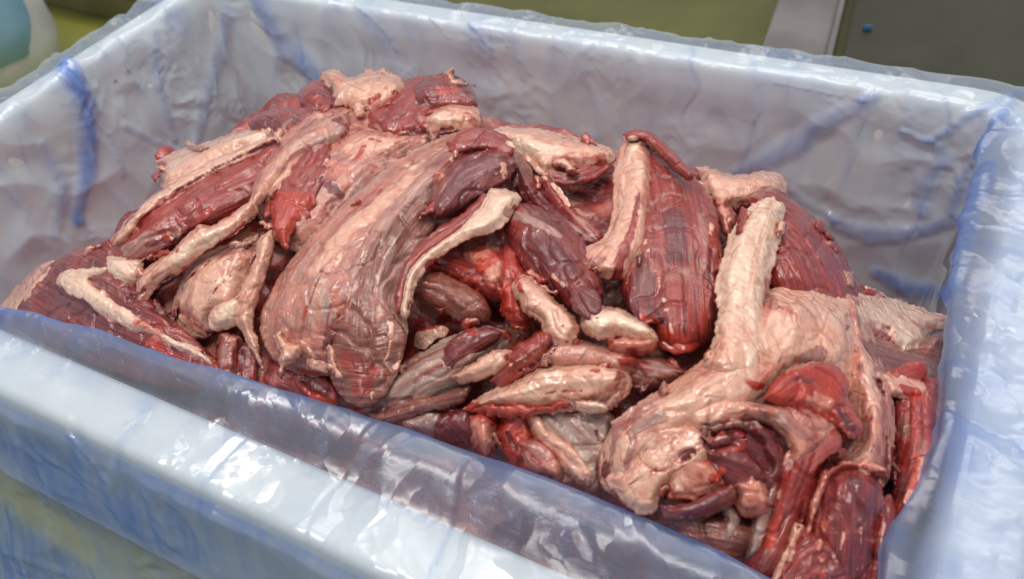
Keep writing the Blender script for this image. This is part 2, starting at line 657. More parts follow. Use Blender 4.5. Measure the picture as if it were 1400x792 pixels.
# ------------------------------------------------------------------ bag liner
front_fold = [(-140, 395), (-60, 405), (0, 420), (40, 425), (90, 440), (140, 449), (190, 470), (240, 487), (300, 502), (380, 528), (467, 553), (560, 582),
              (670, 622), (790, 664), (900, 710), (1000, 757), (1070, 795), (1150, 840), (1230, 900)]
ff = np.array([at_z(a, b, .013) for a, b in front_fold])
right_fold = [(1340, 180), (1305, 330), (1295, 430), (1290, 520), (1284, 600), (1262, 650), (1225, 705), (1207, 745), (1203, 800), (1206, 900)]
rf = np.array([at_z(a, b, z) for (a, b), z in zip(right_fold, (-.01, -.01, -.005, .0, .005, .008, .01, .01, .01, .01))])

NU = 1500
P, N, U = loop_rect(X0, X1, Y0, Y1, .026, NU)
perim = U[-1] + U[1]
onF = np.clip(-N[:, 1], 0, 1) ** 2
onR = np.clip(N[:, 0], 0, 1) ** 2
onB = np.clip(N[:, 1], 0, 1) ** 2
onL = np.clip(-N[:, 0], 0, 1) ** 2
lipF = np.interp(P[:, 0], ff[:, 0], ff[:, 1])
o_ = np.argsort(rf[:, 1])
lipR = .33 - np.interp(P[:, 1], rf[o_, 1], rf[o_, 0])
lip = onF * lipF + onR * np.clip(lipR, .002, .1) + .003 * (onB + onL)
zlip = onF * .013 + onR * np.interp(P[:, 1], [.0, .12, .25, .36], [.016, .008, -.002, .002]) + .004 * (onB + onL)
rise = .002 * onB + .003 * onL + .0005 * onF + .007 * onR * (1 - sm(.03, .2, P[:, 1]))
flare = .055 * onF + .02 * onB + .02 * onL + .03 * onR
stations = []
for d, z in [(None, -.185), (None, -.10), ('in', -.03), ('lip0', 0), ('lip', 0), ('mid', 0), ('rim0', .003), ('rim1', .003),
             ('o0', -.006), ('o1', -.07), ('o2', -.16), ('o3', -.215)]:
    if d is None:
        dd, zz = np.full(NU, -.022 if z < -.15 else -.014), np.full(NU, z)
    elif d == 'in':
        dd, zz = -np.maximum(lip * .25, .004), np.full(NU, z)
    elif d == 'lip0':
        dd, zz = -lip * .97, zlip - .006
    elif d == 'lip':
        dd, zz = -lip * .95, zlip + .0
    elif d == 'mid':
        dd, zz = -lip * .5, zlip * .65 + .004
    elif d == 'rim0':
        dd, zz = np.full(NU, .003), z + rise * .5
    elif d == 'rim1':
        dd, zz = np.full(NU, .030), z - .0005 + rise
    elif d == 'o0':
        dd, zz = np.full(NU, .0375), z + .001 + rise * .8
    elif d == 'o1':
        dd, zz = .040 + flare * .2, np.full(NU, z)
    elif d == 'o2':
        dd, zz = .040 + flare * .8, np.full(NU, z)
    else:
        dd, zz = .045 + flare * 1.8, np.full(NU, z)
    stations.append(np.stack([dd, zz], 1))
ST = np.array(stations)                       # stations, NU, 2
weights = [.085, .07, .034, .012, .012, .014, .027, .014, .065, .09, .07]
NVs = [max(3, int(w / .0016)) for w in weights]
rows = []
for k, nn in enumerate(NVs):
    for t in np.linspace(0, 1, nn, endpoint=False):
        rows.append(ST[k] * (1 - t) + ST[k + 1] * t)
rows.append(ST[-1])
R2 = np.array(rows)                           # NV, NU, 2
ker = np.array([1, 3, 5, 3, 1.]) / 13
for _ in range(2):
    pad = np.concatenate([R2[:1], R2[:1], R2, R2[-1:], R2[-1:]])
    R2 = sum(ker[i] * pad[i:i + len(R2)] for i in range(5))
NV = len(R2)
BV = np.concatenate([P[None] + N[None] * R2[:, :, :1], R2[:, :, 1:]], -1)   # NV, NU, 3
vlen = np.concatenate([np.zeros((1, NU)), np.cumsum(np.linalg.norm(np.diff(R2, axis=0), axis=2), axis=0)])


def grid_normals(BV):
    du = np.roll(BV, -1, 1) - np.roll(BV, 1, 1)
    dv = np.gradient(BV, axis=0)
    n = np.cross(du, dv)
    return -n / (np.linalg.norm(n, axis=2)[:, :, None] + 1e-12)


BN = grid_normals(BV)                         # points out of the crate on the outer side, into it inside
UU = np.broadcast_to(U[None], (NV, NU))
ang = UU / perim * 2 * math.pi
rad = perim / (2 * math.pi)
C3 = np.stack([np.cos(ang) * rad, np.sin(ang) * rad, vlen], -1).reshape(-1, 3)


def ridged(p):
    return 1 - np.abs(perlin(p)) * 2.2


# long soft gathers that run up the walls, and sharp crumples at three sizes
inner = (vlen < vlen.max(0)[None] * .46).reshape(-1)
warp = np.stack([fbm(C3 * 14, 2), fbm(C3 * 14 + 31, 2), fbm(C3 * 14 + 57, 2)], -1) * .010
Cw = C3 + warp
gath = ridged(Cw * np.array([34, 34, 7]))
cr1 = ridged(Cw * 22 + 5)
cr2 = ridged(Cw * 48 + np.array([3.1, 8.2, 1.7]) + perlin(C3 * 30)[:, None])
cr3 = ridged(Cw * 110 + 9)
patch = sm(-.15, .35, fbm(C3 * 16 + 44, 2))
disp = .0030 * gath * np.where(inner, 1.0, .5) + .0026 * cr1 + .0016 * cr2 * patch + .0007 * cr3 * patch
zz = BV[:, :, 2].reshape(-1)
fw = np.broadcast_to(onF[None], (NV, NU)).reshape(-1)
bw = np.broadcast_to(onB[None], (NV, NU)).reshape(-1)
rw = np.broadcast_to(onR[None], (NV, NU)).reshape(-1)
outer = ((R2[:, :, 0] > .034)).reshape(-1)
disp *= np.where(fw > .5, np.where(outer, .8, .55), np.where(bw > .5, .65, np.where(rw > .5, .45, 1.0)))
vrow = np.broadcast_to(np.arange(NV)[:, None], (NV, NU)).reshape(-1)
onFR = np.broadcast_to((onF + onR)[None], (NV, NU)).reshape(-1) > .5
lipz = onFR & (vrow > sum(NVs[:3])) & (vrow < sum(NVs[:6]))
rimz = (vrow >= sum(NVs[:6])) & (vrow < sum(NVs[:8]))
disp = np.where(lipz | (rimz & (fw > .5)), disp * .3, disp)
BVf = BV.reshape(-1, 3) + BN.reshape(-1, 3) * disp[:, None]
dens = np.clip(.01 + .13 * sm(.25, .9, gath) * inner + .05 * fbm(C3 * 9, 2), 0, 1)
dens += np.where(outer, .42 + .22 * sm(-.04, -.14, zz) + .40 * sm(-.4, .5, fbm(C3 * 7 + 3, 2)), 0)
# the turned edges of the front and right lips look bluer: the film is doubled there
lipmask = np.exp(-((vlen - (vlen[sum(NVs[:4])])[None]) / .0105) ** 2) * (onF + onR)[None]
dens += .22 * lipz + .5 * lipmask.reshape(-1) + .30 * np.where(rimz & (rw > .5), 1, 0)
stain = np.zeros(len(BVf))
cloud = np.where(lipz, -.045, np.where(rimz, .10, np.where(outer, .16 + .22 * sm(-.05, -.15, zz), np.where(onFR & (vrow >= sum(NVs[:1])) & (vrow < sum(NVs[:4])), .06, .62))))

canvas = Canvas(BVf)
folds = [  # (points with half-width in photo pixels, blue density, ridge height mm)
    ([(85, 88, 12), (118, 140, 13), (120, 220, 11), (108, 300, 9)], .9, 2.5),
    ([(345, -5, 15), (372, 40, 16), (405, 80, 17), (440, 115, 15)], .55, 3),
    ([(310, 20, 8), (298, 90, 10), (280, 150, 9), (268, 200, 6)], .35, 2),
    ([(212, 45, 7), (216, 105, 7), (240, 190, 5)], .35, 2),
    ([(175, 172, 6), (215, 195, 5), (250, 208, 4)], .35, 1.5),
    ([(150, 185, 4), (170, 240, 4)], .3, 1.5),
    ([(60, 200, 6), (85, 260, 8), (75, 320, 8)], .3, 1.5),
    ([(470, -5, 3), (520, 40, 3), (560, 100, 2)], .35, 1.5),
    ([(585, 18, 3), (625, 70, 3), (690, 130, 2), (720, 168, 2)], .4, 1.5),
    ([(625, 10, 3), (665, 60, 3), (720, 115, 2), (768, 178, 2)], .4, 1.5),
    ([(690, 60, 3), (740, 120, 2), (780, 160, 2)], .3, 1),
    ([(500, 30, 2), (560, 110, 2)], .3, 1),
    ([(640, 110, 2), (700, 160, 2)], .3, 1),
    ([(780, 120, 2), (830, 135, 2), (860, 150, 2)], .25, 1),
    ([(1195, 132, 7), (1130, 168, 11), (1075, 205, 13), (1010, 238, 9)], .42, 2),
    ([(1400, 120, 5), (1330, 155, 6), (1270, 192, 5), (1235, 180, 4)], .5, 2.5),
    ([(1270, 192, 4), (1290, 215, 9), (1265, 250, 12), (1262, 290, 8)], .45, 1.5),
    ([(1392, 130, 5), (1350, 180, 6), (1320, 230, 7), (1300, 290, 7)], .5, 2),
    ([(1140, 305, 11), (1190, 322, 12), (1250, 318, 9), (1310, 300, 8)], .5, 2),
    ([(1200, 375, 9), (1240, 395, 12), (1290, 400, 10)], .8, 1.5),
    ([(1350, 225, 9), (1315, 330, 10), (1292, 410, 8)], .7, 2),
    ([(1060, 115, 3), (1110, 125, 3), (1180, 138, 3)], .3, 1),
    ([(1050, 240, 8), (1090, 270, 6), (1140, 300, 6)], .3, 1),
    ([(90, 592, 3), (115, 620, 3), (145, 660, 3)], .35, 1.5),
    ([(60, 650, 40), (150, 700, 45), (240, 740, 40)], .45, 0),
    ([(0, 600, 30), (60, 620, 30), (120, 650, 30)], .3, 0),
    ([(0, 757, 6), (50, 772, 6), (100, 790, 5)], .6, 1),
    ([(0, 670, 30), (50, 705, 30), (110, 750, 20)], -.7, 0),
]
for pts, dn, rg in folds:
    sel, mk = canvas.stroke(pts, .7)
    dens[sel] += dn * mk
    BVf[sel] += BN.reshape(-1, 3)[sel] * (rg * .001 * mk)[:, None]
for pts in ([(172, 575, 5), (182, 580, 4)], [(176, 94, 3), (180, 102, 3)], [(158, 112, 3), (162, 110, 2)]):
    sel, mk = canvas.stroke(pts, .6)
    stain[sel] += mk
bag = new_mesh('bag_liner', BVf, ring_grid(NU, NV), FILM)
sa = bag.data.attributes.new('sheet', 'FLOAT_VECTOR', 'POINT')
sa.data.foreach_set('vector', np.stack([UU.reshape(-1), vlen.reshape(-1), np.zeros(NU * NV)], 1).astype(np.float32).ravel())
set_attr(bag.data, 'film', np.stack([np.clip(dens, 0, 1), np.clip(stain, 0, 1), np.clip(cloud, 0, 1), np.ones(len(dens))], 1))
tag(bag, 'thin blue tinted plastic bag lining the crate, crumpled and folded over its rim', 'plastic bag')

# ------------------------------------------------------------------ meat
#        fat  mem  blood dark brown cream gray
KIND = {
    'L': (.00, .12, .15, .25, .10, 0, 0),
    'D': (.00, .10, .05, .95, .05, 0, 0),
    'S': (.00, .05, .05, .60, .25, 0, 0),
    'B': (.00, .20, .08, .20, .85, 0, .2),
    'R': (.05, .00, .58, .35, .00, 0, 0),
    'O': (.62, .00, .50, .00, .00, .2, 0),
    'F': (.95, .10, .05, .00, .00, .25, 0),
    'C': (1.0, .00, .00, .00, .00, 1.0, 0),
    'P': (.52, .75, .10, .10, .10, .1, .1),
    'M': (.22, .85, .10, .20, .35, .1, .25),
    'G': (.05, .95, .00, .20, .50, .2, .9),
}
STEP = .0012
pieces = []           # (object name, label, category, list of bundles)


def piece(name, label, bundles, cat='raw meat'):
    pieces.append((name, label, cat, bundles))


def sheet(name, kind, poly, off, thick, r, grain=None, ragged=1.0, fold=1.0):
    """a slab of tissue with its own outline: outline and grain measured on the photo, off and thick in mm"""
    return dict(name=name, kind=kind, poly=poly, off=off, T=thick, r=r, grain=grain, ragged=ragged, fold=fold)


piece('meat_slab', 'smooth dark maroon slab at the far left end with a bent pale fat strip', [
    sheet('lean_muscle', 'S', [(150, 328), (110, 340), (75, 358), (45, 390), (25, 420), (30, 455), (180, 520), (300, 540), (298, 495), (240, 440), (180, 380)], 8, 9, 16, [(60, 400), (160, 460), (290, 510)], .6, .5),
    sheet('fat_edge', 'F', [(78, 353), (45, 370), (10, 405), (-8, 432), (20, 445), (34, 418), (50, 388), (72, 364)], 10, 6, 8),
    sheet('fat_strip', 'C', [(152, 362), (120, 364), (90, 369), (77, 383), (82, 402), (105, 419), (140, 440), (180, 460), (215, 472), (255, 492), (292, 502), (276, 478), (240, 460), (200, 436), (170, 413), (142, 397), (128, 386), (150, 379)], 13, 7, 11, [(90, 385), (140, 420), (280, 492)]),
    ('lean_end', 'L', [(215, 467, 8), (260, 492, 9), (300, 512, 7)], 22)])
piece('fat_covered_cut', 'pale pink fat covered lump between the maroon slab and the large curved cut', [
    sheet('fat_cap', 'F', [(355, 318), (310, 333), (270, 353), (250, 380), (234, 420), (238, 447), (268, 464), (290, 458), (300, 442), (325, 442), (340, 400), (352, 360)], 3, 13, 30, [(345, 330), (290, 380), (255, 450)]),
    sheet('fat_lump', 'C', [(331, 406), (300, 414), (285, 430), (286, 451), (300, 454), (319, 447), (331, 432)], 12, 6, 11),
    sheet('fat_strip', 'F', [(374, 312), (352, 328), (348, 355), (335, 385), (317, 415), (320, 440), (331, 457), (344, 482), (360, 506), (354, 470), (346, 440), (353, 410), (363, 380), (374, 350)], 13, 7, 10, [(365, 320), (330, 420), (350, 490)]),
    sheet('sinew', 'P', [(300, 455), (295, 480), (298, 525), (318, 530), (326, 492), (332, 465), (315, 455)], 5, 8, 9, [(312, 455), (305, 520)]),
    ('lean_muscle', 'L', [(338, 465, 8), (336, 500, 11), (340, 535, 10)], 8),
    ('lean_muscle', 'D', [(215, 390, 20), (235, 420, 20), (262, 470, 16)], -10)])
piece('long_cut', 'long red muscle sloping down left with a pale fat strip on its lower side', [
    sheet('lean_muscle', 'L', [(148, 352), (163, 322), (200, 285), (245, 252), (300, 222), (365, 196), (392, 204), (382, 236), (345, 276), (310, 302), (270, 318), (240, 338), (205, 362), (165, 365)], 6, 14, 30, [(160, 345), (270, 270), (385, 208)]),
    sheet('fat_edge', 'F', [(153, 337), (163, 313), (198, 277), (245, 244), (300, 214), (372, 187), (375, 201), (305, 232), (250, 263), (206, 297), (176, 328)], 14, 5, 7, [(160, 330), (240, 255), (370, 195)]),
    sheet('fat_strip', 'F', [(184, 414), (188, 385), (203, 364), (238, 340), (268, 310), (295, 306), (330, 283), (348, 272), (352, 292), (322, 320), (287, 340), (252, 370), (227, 387), (207, 402), (198, 420)], 14, 7, 12, [(190, 410), (230, 360), (345, 285)]),
    sheet('fat_lump', 'C', [(143, 350), (141, 376), (160, 394), (181, 394), (197, 375), (190, 353)], 11, 7, 13)])
piece('pale_cut', 'pale fat covered cut at the upper left edge with a small red tip', [
    sheet('fat_cap', 'F', [(212, 225), (214, 250), (235, 263), (290, 237), (340, 213), (380, 193), (374, 171), (330, 179), (280, 195), (240, 206)], 2, 12, 22, [(220, 245), (375, 180)]),
    ('lean_tip', 'R', [(215, 212, 6), (228, 206, 8), (243, 207, 6)], 6),
    sheet('lean_muscle', 'L', [(338, 166), (350, 180), (385, 194), (420, 182), (442, 160), (430, 146), (400, 148), (365, 152)], 4, 9, 14),
    sheet('lean_tip', 'L', [(408, 125), (413, 147), (440, 162), (480, 152), (492, 125), (460, 106), (430, 111)], 2, 10, 16)])
piece('crumbly_cut', 'crumbly fat topped cut at the top of the heap with a rounded maroon end', [
    sheet('membrane', 'P', [(425, 150), (470, 140), (530, 155), (570, 192), (480, 190), (435, 182)], 5, 8, 16, [(430, 165), (560, 180)]),
    sheet('lean_muscle', 'L', [(498, 188), (503, 155), (530, 128), (565, 106), (587, 108), (592, 140), (604, 166), (592, 188), (550, 197)], 6, 11, 20, [(510, 180), (580, 115)]),
    sheet('fat_crumb', 'F', [(438, 100), (460, 94), (480, 104), (505, 93), (535, 99), (558, 118), (546, 142), (515, 152), (480, 150), (455, 140), (447, 118)], 9, 10, 13, None, 2.0),
    sheet('lean_end', 'S', [(560, 126), (585, 105), (620, 103), (644, 118), (654, 143), (640, 152), (610, 150), (585, 154), (567, 147)], 9, 11, 18, [(565, 135), (650, 130)], .6),
    sheet('fat_pad', 'F', [(576, 161), (600, 146), (630, 141), (653, 149), (659, 169), (640, 179), (600, 182), (581, 178)], 11, 9, 15, None, .8)])
piece('membrane_cut', 'pink membrane covered cut above the long red muscle with a dark red gash', [
    sheet('membrane', 'P', [(372, 182), (440, 148), (500, 163), (560, 176), (642, 170), (645, 198), (590, 208), (530, 243), (470, 298), (430, 338), (395, 343), (358, 302), (342, 270), (358, 225)], 5, 13, 34, [(620, 180), (500, 218), (400, 315)]),
    sheet('lean_muscle', 'L', [(457, 183), (420, 198), (385, 240), (368, 280), (376, 312), (400, 322), (432, 290), (452, 255), (464, 220)], 12, 7, 16, [(450, 190), (385, 300)]),
    sheet('fat_strip', 'P', [(478, 148), (430, 168), (388, 196), (360, 225), (342, 270), (350, 288), (374, 257), (397, 230), (430, 208), (474, 190)], 14, 7, 11, [(470, 165), (390, 212), (348, 275)]),
    sheet('torn_flesh', 'R', [(376, 260), (368, 290), (379, 327), (393, 341), (401, 316), (417, 296), (434, 270), (415, 256)], 15, 6, 10, [(410, 262), (385, 330)], 1.6)])
piece('curved_cut', 'large curved cut in the middle, pale pink at left and brownish at its lower end', [
    sheet('membrane', 'P', [(642, 176), (590, 193), (540, 222), (490, 260), (440, 308), (398, 355), (369, 400), (355, 440), (366, 482), (400, 508), (450, 514), (480, 484), (520, 424), (560, 354), (612, 284), (672, 214), (692, 195)], 10, 16, 42, [(665, 190), (560, 245), (470, 330), (420, 400), (400, 495)], .8, 1.4),
    sheet('silverskin', 'M', [(655, 180), (600, 203), (550, 243), (500, 298), (466, 350), (448, 400), (443, 450), (450, 500), (473, 542), (500, 555), (532, 532), (550, 490), (558, 440), (548, 400), (563, 360), (593, 312), (624, 262), (664, 206)], 16, 14, 34, [(655, 190), (570, 270), (510, 350), (490, 440), (500, 545)], .8, 1.3),
    sheet('lean_muscle', 'B', [(462, 424), (490, 416), (530, 424), (554, 455), (547, 500), (527, 542), (500, 558), (470, 547), (450, 510), (446, 460)], 24, 6, 20, [(446, 470), (500, 478), (552, 466)], .8, .7),
    sheet('lean_top', 'D', [(583, 292), (598, 250), (618, 220), (650, 206), (690, 203), (708, 220), (694, 247), (667, 264), (637, 282), (602, 302)], 22, 8, 18, [(590, 290), (640, 240), (700, 212)], .6),
    sheet('lean_seam', 'L', [(660, 262), (640, 285), (600, 312), (568, 340), (548, 372), (538, 410), (546, 430), (556, 395), (575, 360), (610, 335), (650, 305), (676, 280)], 24, 4, 6, [(665, 270), (570, 345), (545, 420)]),
    sheet('fat_rope', 'C', [(672, 256), (694, 260), (714, 272), (702, 291), (691, 307), (670, 320), (640, 327), (610, 347), (586, 365), (571, 388), (563, 417), (556, 436), (547, 427), (548, 400), (555, 371), (574, 350), (600, 328), (630, 306), (652, 283)], 25, 6, 12, [(695, 268), (620, 325), (565, 370), (553, 425)]),
    sheet('lean_lip', 'L', [(610, 196), (640, 176), (680, 180), (705, 200), (697, 214), (660, 204), (635, 208), (621, 218)], 26, 5, 8, [(612, 195), (660, 185), (702, 205)]),
    sheet('fat_shred', 'F', [(372, 462), (385, 455), (398, 470), (412, 478), (405, 495), (392, 505), (385, 520), (378, 505), (382, 485)], 24, 5, 8, None, 2),
    sheet('fat_shred', 'F', [(445, 465), (458, 470), (462, 495), (476, 515), (472, 532), (458, 520), (448, 495)], 26, 4, 7, None, 2),
    ('fat_shred', 'F', [(418, 478, 10), (438, 492, 10), (446, 508, 6)], 28),
    ('lean_strand', 'L', [(362, 492, 14), (392, 518, 18), (430, 548, 18)], 8),
    ('lean_strand', 'R', [(410, 500, 12), (430, 525, 14), (455, 548, 12)], 12)])
piece('fat_sheet', 'pink fat sheet along the back with a dark red rolled lower lip', [
    sheet('fat_cap', 'F', [(662, 178), (700, 173), (760, 180), (812, 193), (840, 207), (837, 224), (800, 234), (770, 230), (745, 243), (724, 227), (700, 207), (668, 197)], 3, 9, 18, [(670, 185), (835, 215)]),
    ('lean_lip', 'L', [(740, 238, 8), (780, 242, 10), (815, 232, 12), (836, 217, 8)], 8),
    ('torn_flesh', 'R', [(770, 265, 20), (805, 272, 28), (828, 302, 18)], -16)])
piece('lean_strands', 'narrow dark purple muscle strands hanging between the curved cut and the gray lump', [
    sheet('lean_muscle', 'D', [(688, 214), (705, 208), (723, 225), (737, 255), (777, 290), (817, 320), (834, 342), (800, 348), (763, 327), (728, 292), (703, 257)], 7, 11, 18, [(700, 215), (740, 280), (820, 338)]),
    sheet('lean_muscle', 'L', [(735, 245), (752, 240), (765, 262), (790, 292), (826, 322), (810, 335), (780, 310), (752, 278)], 12, 6, 9, [(742, 245), (815, 328)]),
    ('fat_thread', 'F', [(752, 248, 3), (766, 264, 5), (778, 282, 3)], 27)])
piece('bloody_cut', 'small bloody red chunk with an orange fat knob under the fat rope', [
    sheet('lean_muscle', 'L', [(583, 360), (620, 343), (650, 358), (682, 374), (698, 407), (672, 415), (640, 398), (600, 380)], 5, 11, 16, [(590, 360), (690, 400)]),
    sheet('lean_muscle', 'B', [(556, 396), (569, 379), (600, 372), (637, 389), (663, 408), (671, 434), (640, 445), (604, 427), (573, 413)], 9, 11, 16, [(560, 392), (610, 398), (668, 432)]),
    sheet('fat_knob', 'O', [(626, 350), (645, 333), (673, 333), (692, 355), (697, 382), (680, 402), (659, 391), (643, 371)], 10, 9, 12, None, 2),
    sheet('torn_flesh', 'R', [(678, 340), (706, 333), (722, 360), (725, 400), (730, 443), (705, 453), (687, 427), (678, 390)], 9, 9, 14, [(700, 335), (710, 450)], 2),
    ('torn_flesh', 'R', [(585, 430, 16), (620, 440, 17), (655, 446, 11)], 0),
    ('fat_edge', 'F', [(560, 472, 18), (590, 457, 13), (612, 450, 7)], 8)])
piece('gray_lump', 'rounded purple and gray lump in the centre with pinkish fat crumbs below it', [
    sheet('lean_muscle', 'S', [(686, 290), (710, 278), (745, 286), (782, 308), (807, 345), (823, 380), (825, 412), (809, 435), (784, 428), (758, 408), (733, 388), (708, 357), (690, 322)], 14, 16, 34, [(700, 285), (750, 340), (812, 425)], .6),
    sheet('fat_crumb', 'F', [(698, 380), (725, 376), (747, 400), (772, 420), (793, 445), (787, 467), (766, 481), (749, 467), (738, 447), (713, 422), (700, 402)], 21, 8, 12, [(715, 385), (770, 470)], 2),
    sheet('fat_wedge', 'C', [(793, 430), (820, 418), (850, 423), (882, 439), (901, 463), (886, 472), (850, 464), (815, 464), (796, 452)], 20, 9, 12, [(800, 440), (895, 460)], 1.2),
    sheet('fat_wedge', 'O', [(826, 463), (860, 461), (898, 465), (892, 480), (865, 488), (836, 484)], 19, 8, 9, [(830, 472), (892, 470)], 1.5),
    sheet('lean_end', 'D', [(778, 398), (800, 390), (820, 402), (822, 425), (808, 438), (785, 425)], 28, 4, 9)])
piece('tall_cut', 'tall dark red muscle right of centre with a pink fat strip down its left side', [
    sheet('lean_muscle', 'L', [(862, 183), (890, 180), (917, 210), (947, 240), (972, 270), (984, 310), (988, 370), (982, 420), (967, 467), (935, 483), (900, 473), (868, 432), (848, 402), (843, 360), (863, 300), (868, 240)], 10, 15, 32, [(885, 185), (920, 300), (930, 478)], .7),
    sheet('fat_strip', 'F', [(853, 186), (880, 190), (892, 215), (889, 270), (888, 330), (870, 354), (851, 383), (815, 378), (793, 360), (798, 340), (824, 325), (837, 290), (838, 240)], 19, 7, 14, [(866, 190), (860, 290), (815, 370)], .9),
    sheet('lean_muscle', 'D', [(860, 377), (880, 340), (902, 350), (918, 390), (914, 428), (890, 443), (863, 428)], 23, 2.5, 14, [(885, 345), (890, 435)]),
    sheet('lean_lip', 'L', [(850, 184), (872, 178), (895, 184), (925, 212), (950, 240), (938, 246), (912, 224), (885, 196), (862, 194)], 26, 5, 6, [(855, 186), (890, 188), (940, 238)]),
    ('torn_flesh', 'R', [(892, 442, 16), (930, 462, 19), (958, 466, 11)], 24)])
piece('fat_flap', 'pale fat flap at the back between the tall dark muscle and the white fat rope', [
    sheet('fat_cap', 'F', [(948, 227), (975, 231), (1010, 240), (1050, 233), (1074, 244), (1072, 264), (1040, 278), (1000, 288), (985, 304), (968, 275)], 1, 9, 14, [(955, 232), (1065, 255)], 1.4),
    sheet('torn_edge', 'O', [(972, 268), (990, 275), (1005, 295), (1002, 322), (990, 325), (980, 300)], 5, 6, 8, None, 2)])
piece('fat_piece', 'large fat covered piece on the right with a cream fat rope pointing up', [
    sheet('lean_muscle', 'L', [(1020, 270), (1060, 260), (1102, 288), (1142, 328), (1170, 385), (1173, 432), (1140, 434), (1100, 424), (1070, 414), (1043, 382), (1038, 320)], 10, 15, 32, [(1035, 268), (1110, 330), (1155, 425)], .7),
    sheet('fat_band', 'P', [(1148, 400), (1177, 410), (1192, 450), (1212, 510), (1225, 570), (1221, 632), (1207, 668), (1180, 684), (1148, 662), (1148, 630), (1166, 600), (1160, 550), (1150, 500)], 12, 14, 28, [(1160, 405), (1200, 540), (1180, 670)], .8),
    sheet('fat_cap', 'F', [(1043, 398), (1080, 393), (1130, 398), (1175, 420), (1184, 470), (1174, 512), (1152, 545), (1100, 524), (1062, 545), (1022, 584), (962, 604), (902, 644), (860, 684), (823, 668), (817, 630), (833, 590), (868, 553), (920, 522), (965, 488), (1000, 458)], 14, 16, 40, [(1060, 410), (1010, 520), (840, 655)], .8, .8),
    sheet('fat_rope', 'C', [(1028, 278), (1055, 270), (1075, 284), (1072, 310), (1062, 350), (1052, 390), (1047, 430), (1054, 472), (1050, 515), (1015, 530), (980, 525), (966, 500), (976, 460), (980, 420), (978, 390), (988, 350), (1003, 310)], 22, 9, 22, [(1045, 275), (1015, 390), (1005, 520)], 1.7, .8),
    sheet('membrane', 'P', [(925, 565), (980, 545), (1050, 553), (1112, 558), (1144, 580), (1133, 608), (1085, 645), (1077, 612), (1050, 583), (1010, 578), (960, 594)], 25, 6, 13, [(930, 570), (1040, 565), (1110, 615)], .8),
    sheet('silverskin', 'P', [(836, 577), (870, 555), (920, 545), (938, 560), (900, 587), (860, 598), (840, 614)], 29, 2, 8, [(840, 600), (930, 552)]),
    sheet('fat_curtain', 'F', [(826, 657), (853, 610), (880, 590), (930, 578), (967, 590), (978, 620), (962, 643), (931, 653), (906, 678), (890, 705), (858, 694)], 25, 7, 14, [(960, 595), (850, 680)], 1.3),
    sheet('torn_flesh', 'R', [(1042, 547), (1058, 520), (1090, 498), (1132, 496), (1158, 514), (1163, 550), (1180, 582), (1163, 600), (1140, 579), (1110, 565), (1080, 559)], 27, 6, 12, [(1050, 540), (1110, 515), (1170, 590)], 1.2),
    ('lean_seam', 'D', [(848, 570, 6), (840, 610, 7), (825, 655, 9)], 40),
    ('lean_roll', 'L', [(1150, 580, 13), (1125, 605, 15), (1088, 637, 17), (1066, 658, 12)], 47)])
piece('blood_clot', 'dark glossy clotted hollow with bright red strings under the large fat piece', [
    sheet('lean_hollow', 'D', [(945, 602), (973, 580), (1010, 572), (1048, 583), (1069, 610), (1076, 648), (1056, 672), (1020, 690), (985, 665), (962, 630)], 23, 6, 12, [(950, 605), (1065, 650)], 1.3),
    ('torn_flesh', 'R', [(1000, 615, 10), (1006, 645, 14), (1015, 680, 12), (1026, 702, 9)], 44),
    ('torn_flesh', 'R', [(960, 615, 7), (990, 606, 8), (1015, 598, 6)], 46),
    sheet('fat_knob', 'O', [(902, 640), (913, 620), (945, 611), (968, 630), (990, 650), (988, 672), (950, 684), (918, 682)], 26, 5, 16, None, 2),
    sheet('fat_knob', 'O', [(1003, 662), (1030, 650), (1053, 675), (1050, 704), (1020, 709), (1006, 692)], 27, 8, 10, None, 2),
    sheet('lean_roll', 'D', [(902, 692), (940, 688), (985, 668), (1005, 664), (1003, 690), (975, 705), (935, 714), (908, 709)], 28, 7, 9, [(905, 702), (1000, 676)], .7),
    sheet('lean_muscle', 'B', [(895, 700), (960, 705), (1022, 714), (1035, 748), (980, 772), (925, 745)], 12, 9, 15, [(900, 715), (1030, 740)]),
    sheet('silverskin', 'G', [(985, 690), (1008, 695), (1012, 722), (1000, 745), (985, 735), (990, 712)], 20, 4, 7)])
piece('muscle_bundle', 'purple red muscle strands running down below the clotted hollow', [
    sheet('lean_muscle', 'L', [(1090, 610), (1134, 613), (1124, 650), (1113, 690), (1098, 730), (1078, 785), (1030, 810), (1015, 775), (1038, 730), (1053, 680), (1068, 640)], 14, 15, 24, [(1112, 612), (1085, 690), (1040, 790)]),
    sheet('silverskin', 'G', [(1053, 648), (1072, 655), (1061, 700), (1047, 752), (1022, 765), (1028, 715), (1043, 680)], 20, 6, 9, [(1062, 650), (1035, 755)])])
piece('brown_cut', 'dark brown oval muscle at the lower right edged by a thin orange fat rim', [
    sheet('lean_muscle', 'S', [(1128, 650), (1160, 638), (1198, 650), (1210, 690), (1200, 730), (1190, 795), (1150, 820), (1114, 775), (1102, 730), (1112, 690)], 17, 14, 26, [(1160, 640), (1155, 730), (1150, 810)], .6),
    sheet('fat_rim', 'O', [(1122, 645), (1160, 630), (1207, 638), (1212, 656), (1160, 647), (1136, 662), (1120, 700), (1111, 748), (1096, 745), (1103, 695)], 22, 7, 7, [(1100, 740), (1125, 650), (1205, 645)], 1.4),
    ('fat_seam', 'O', [(1137, 680, 2.5), (1127, 718, 3.5), (1119, 755, 4)], 45)])
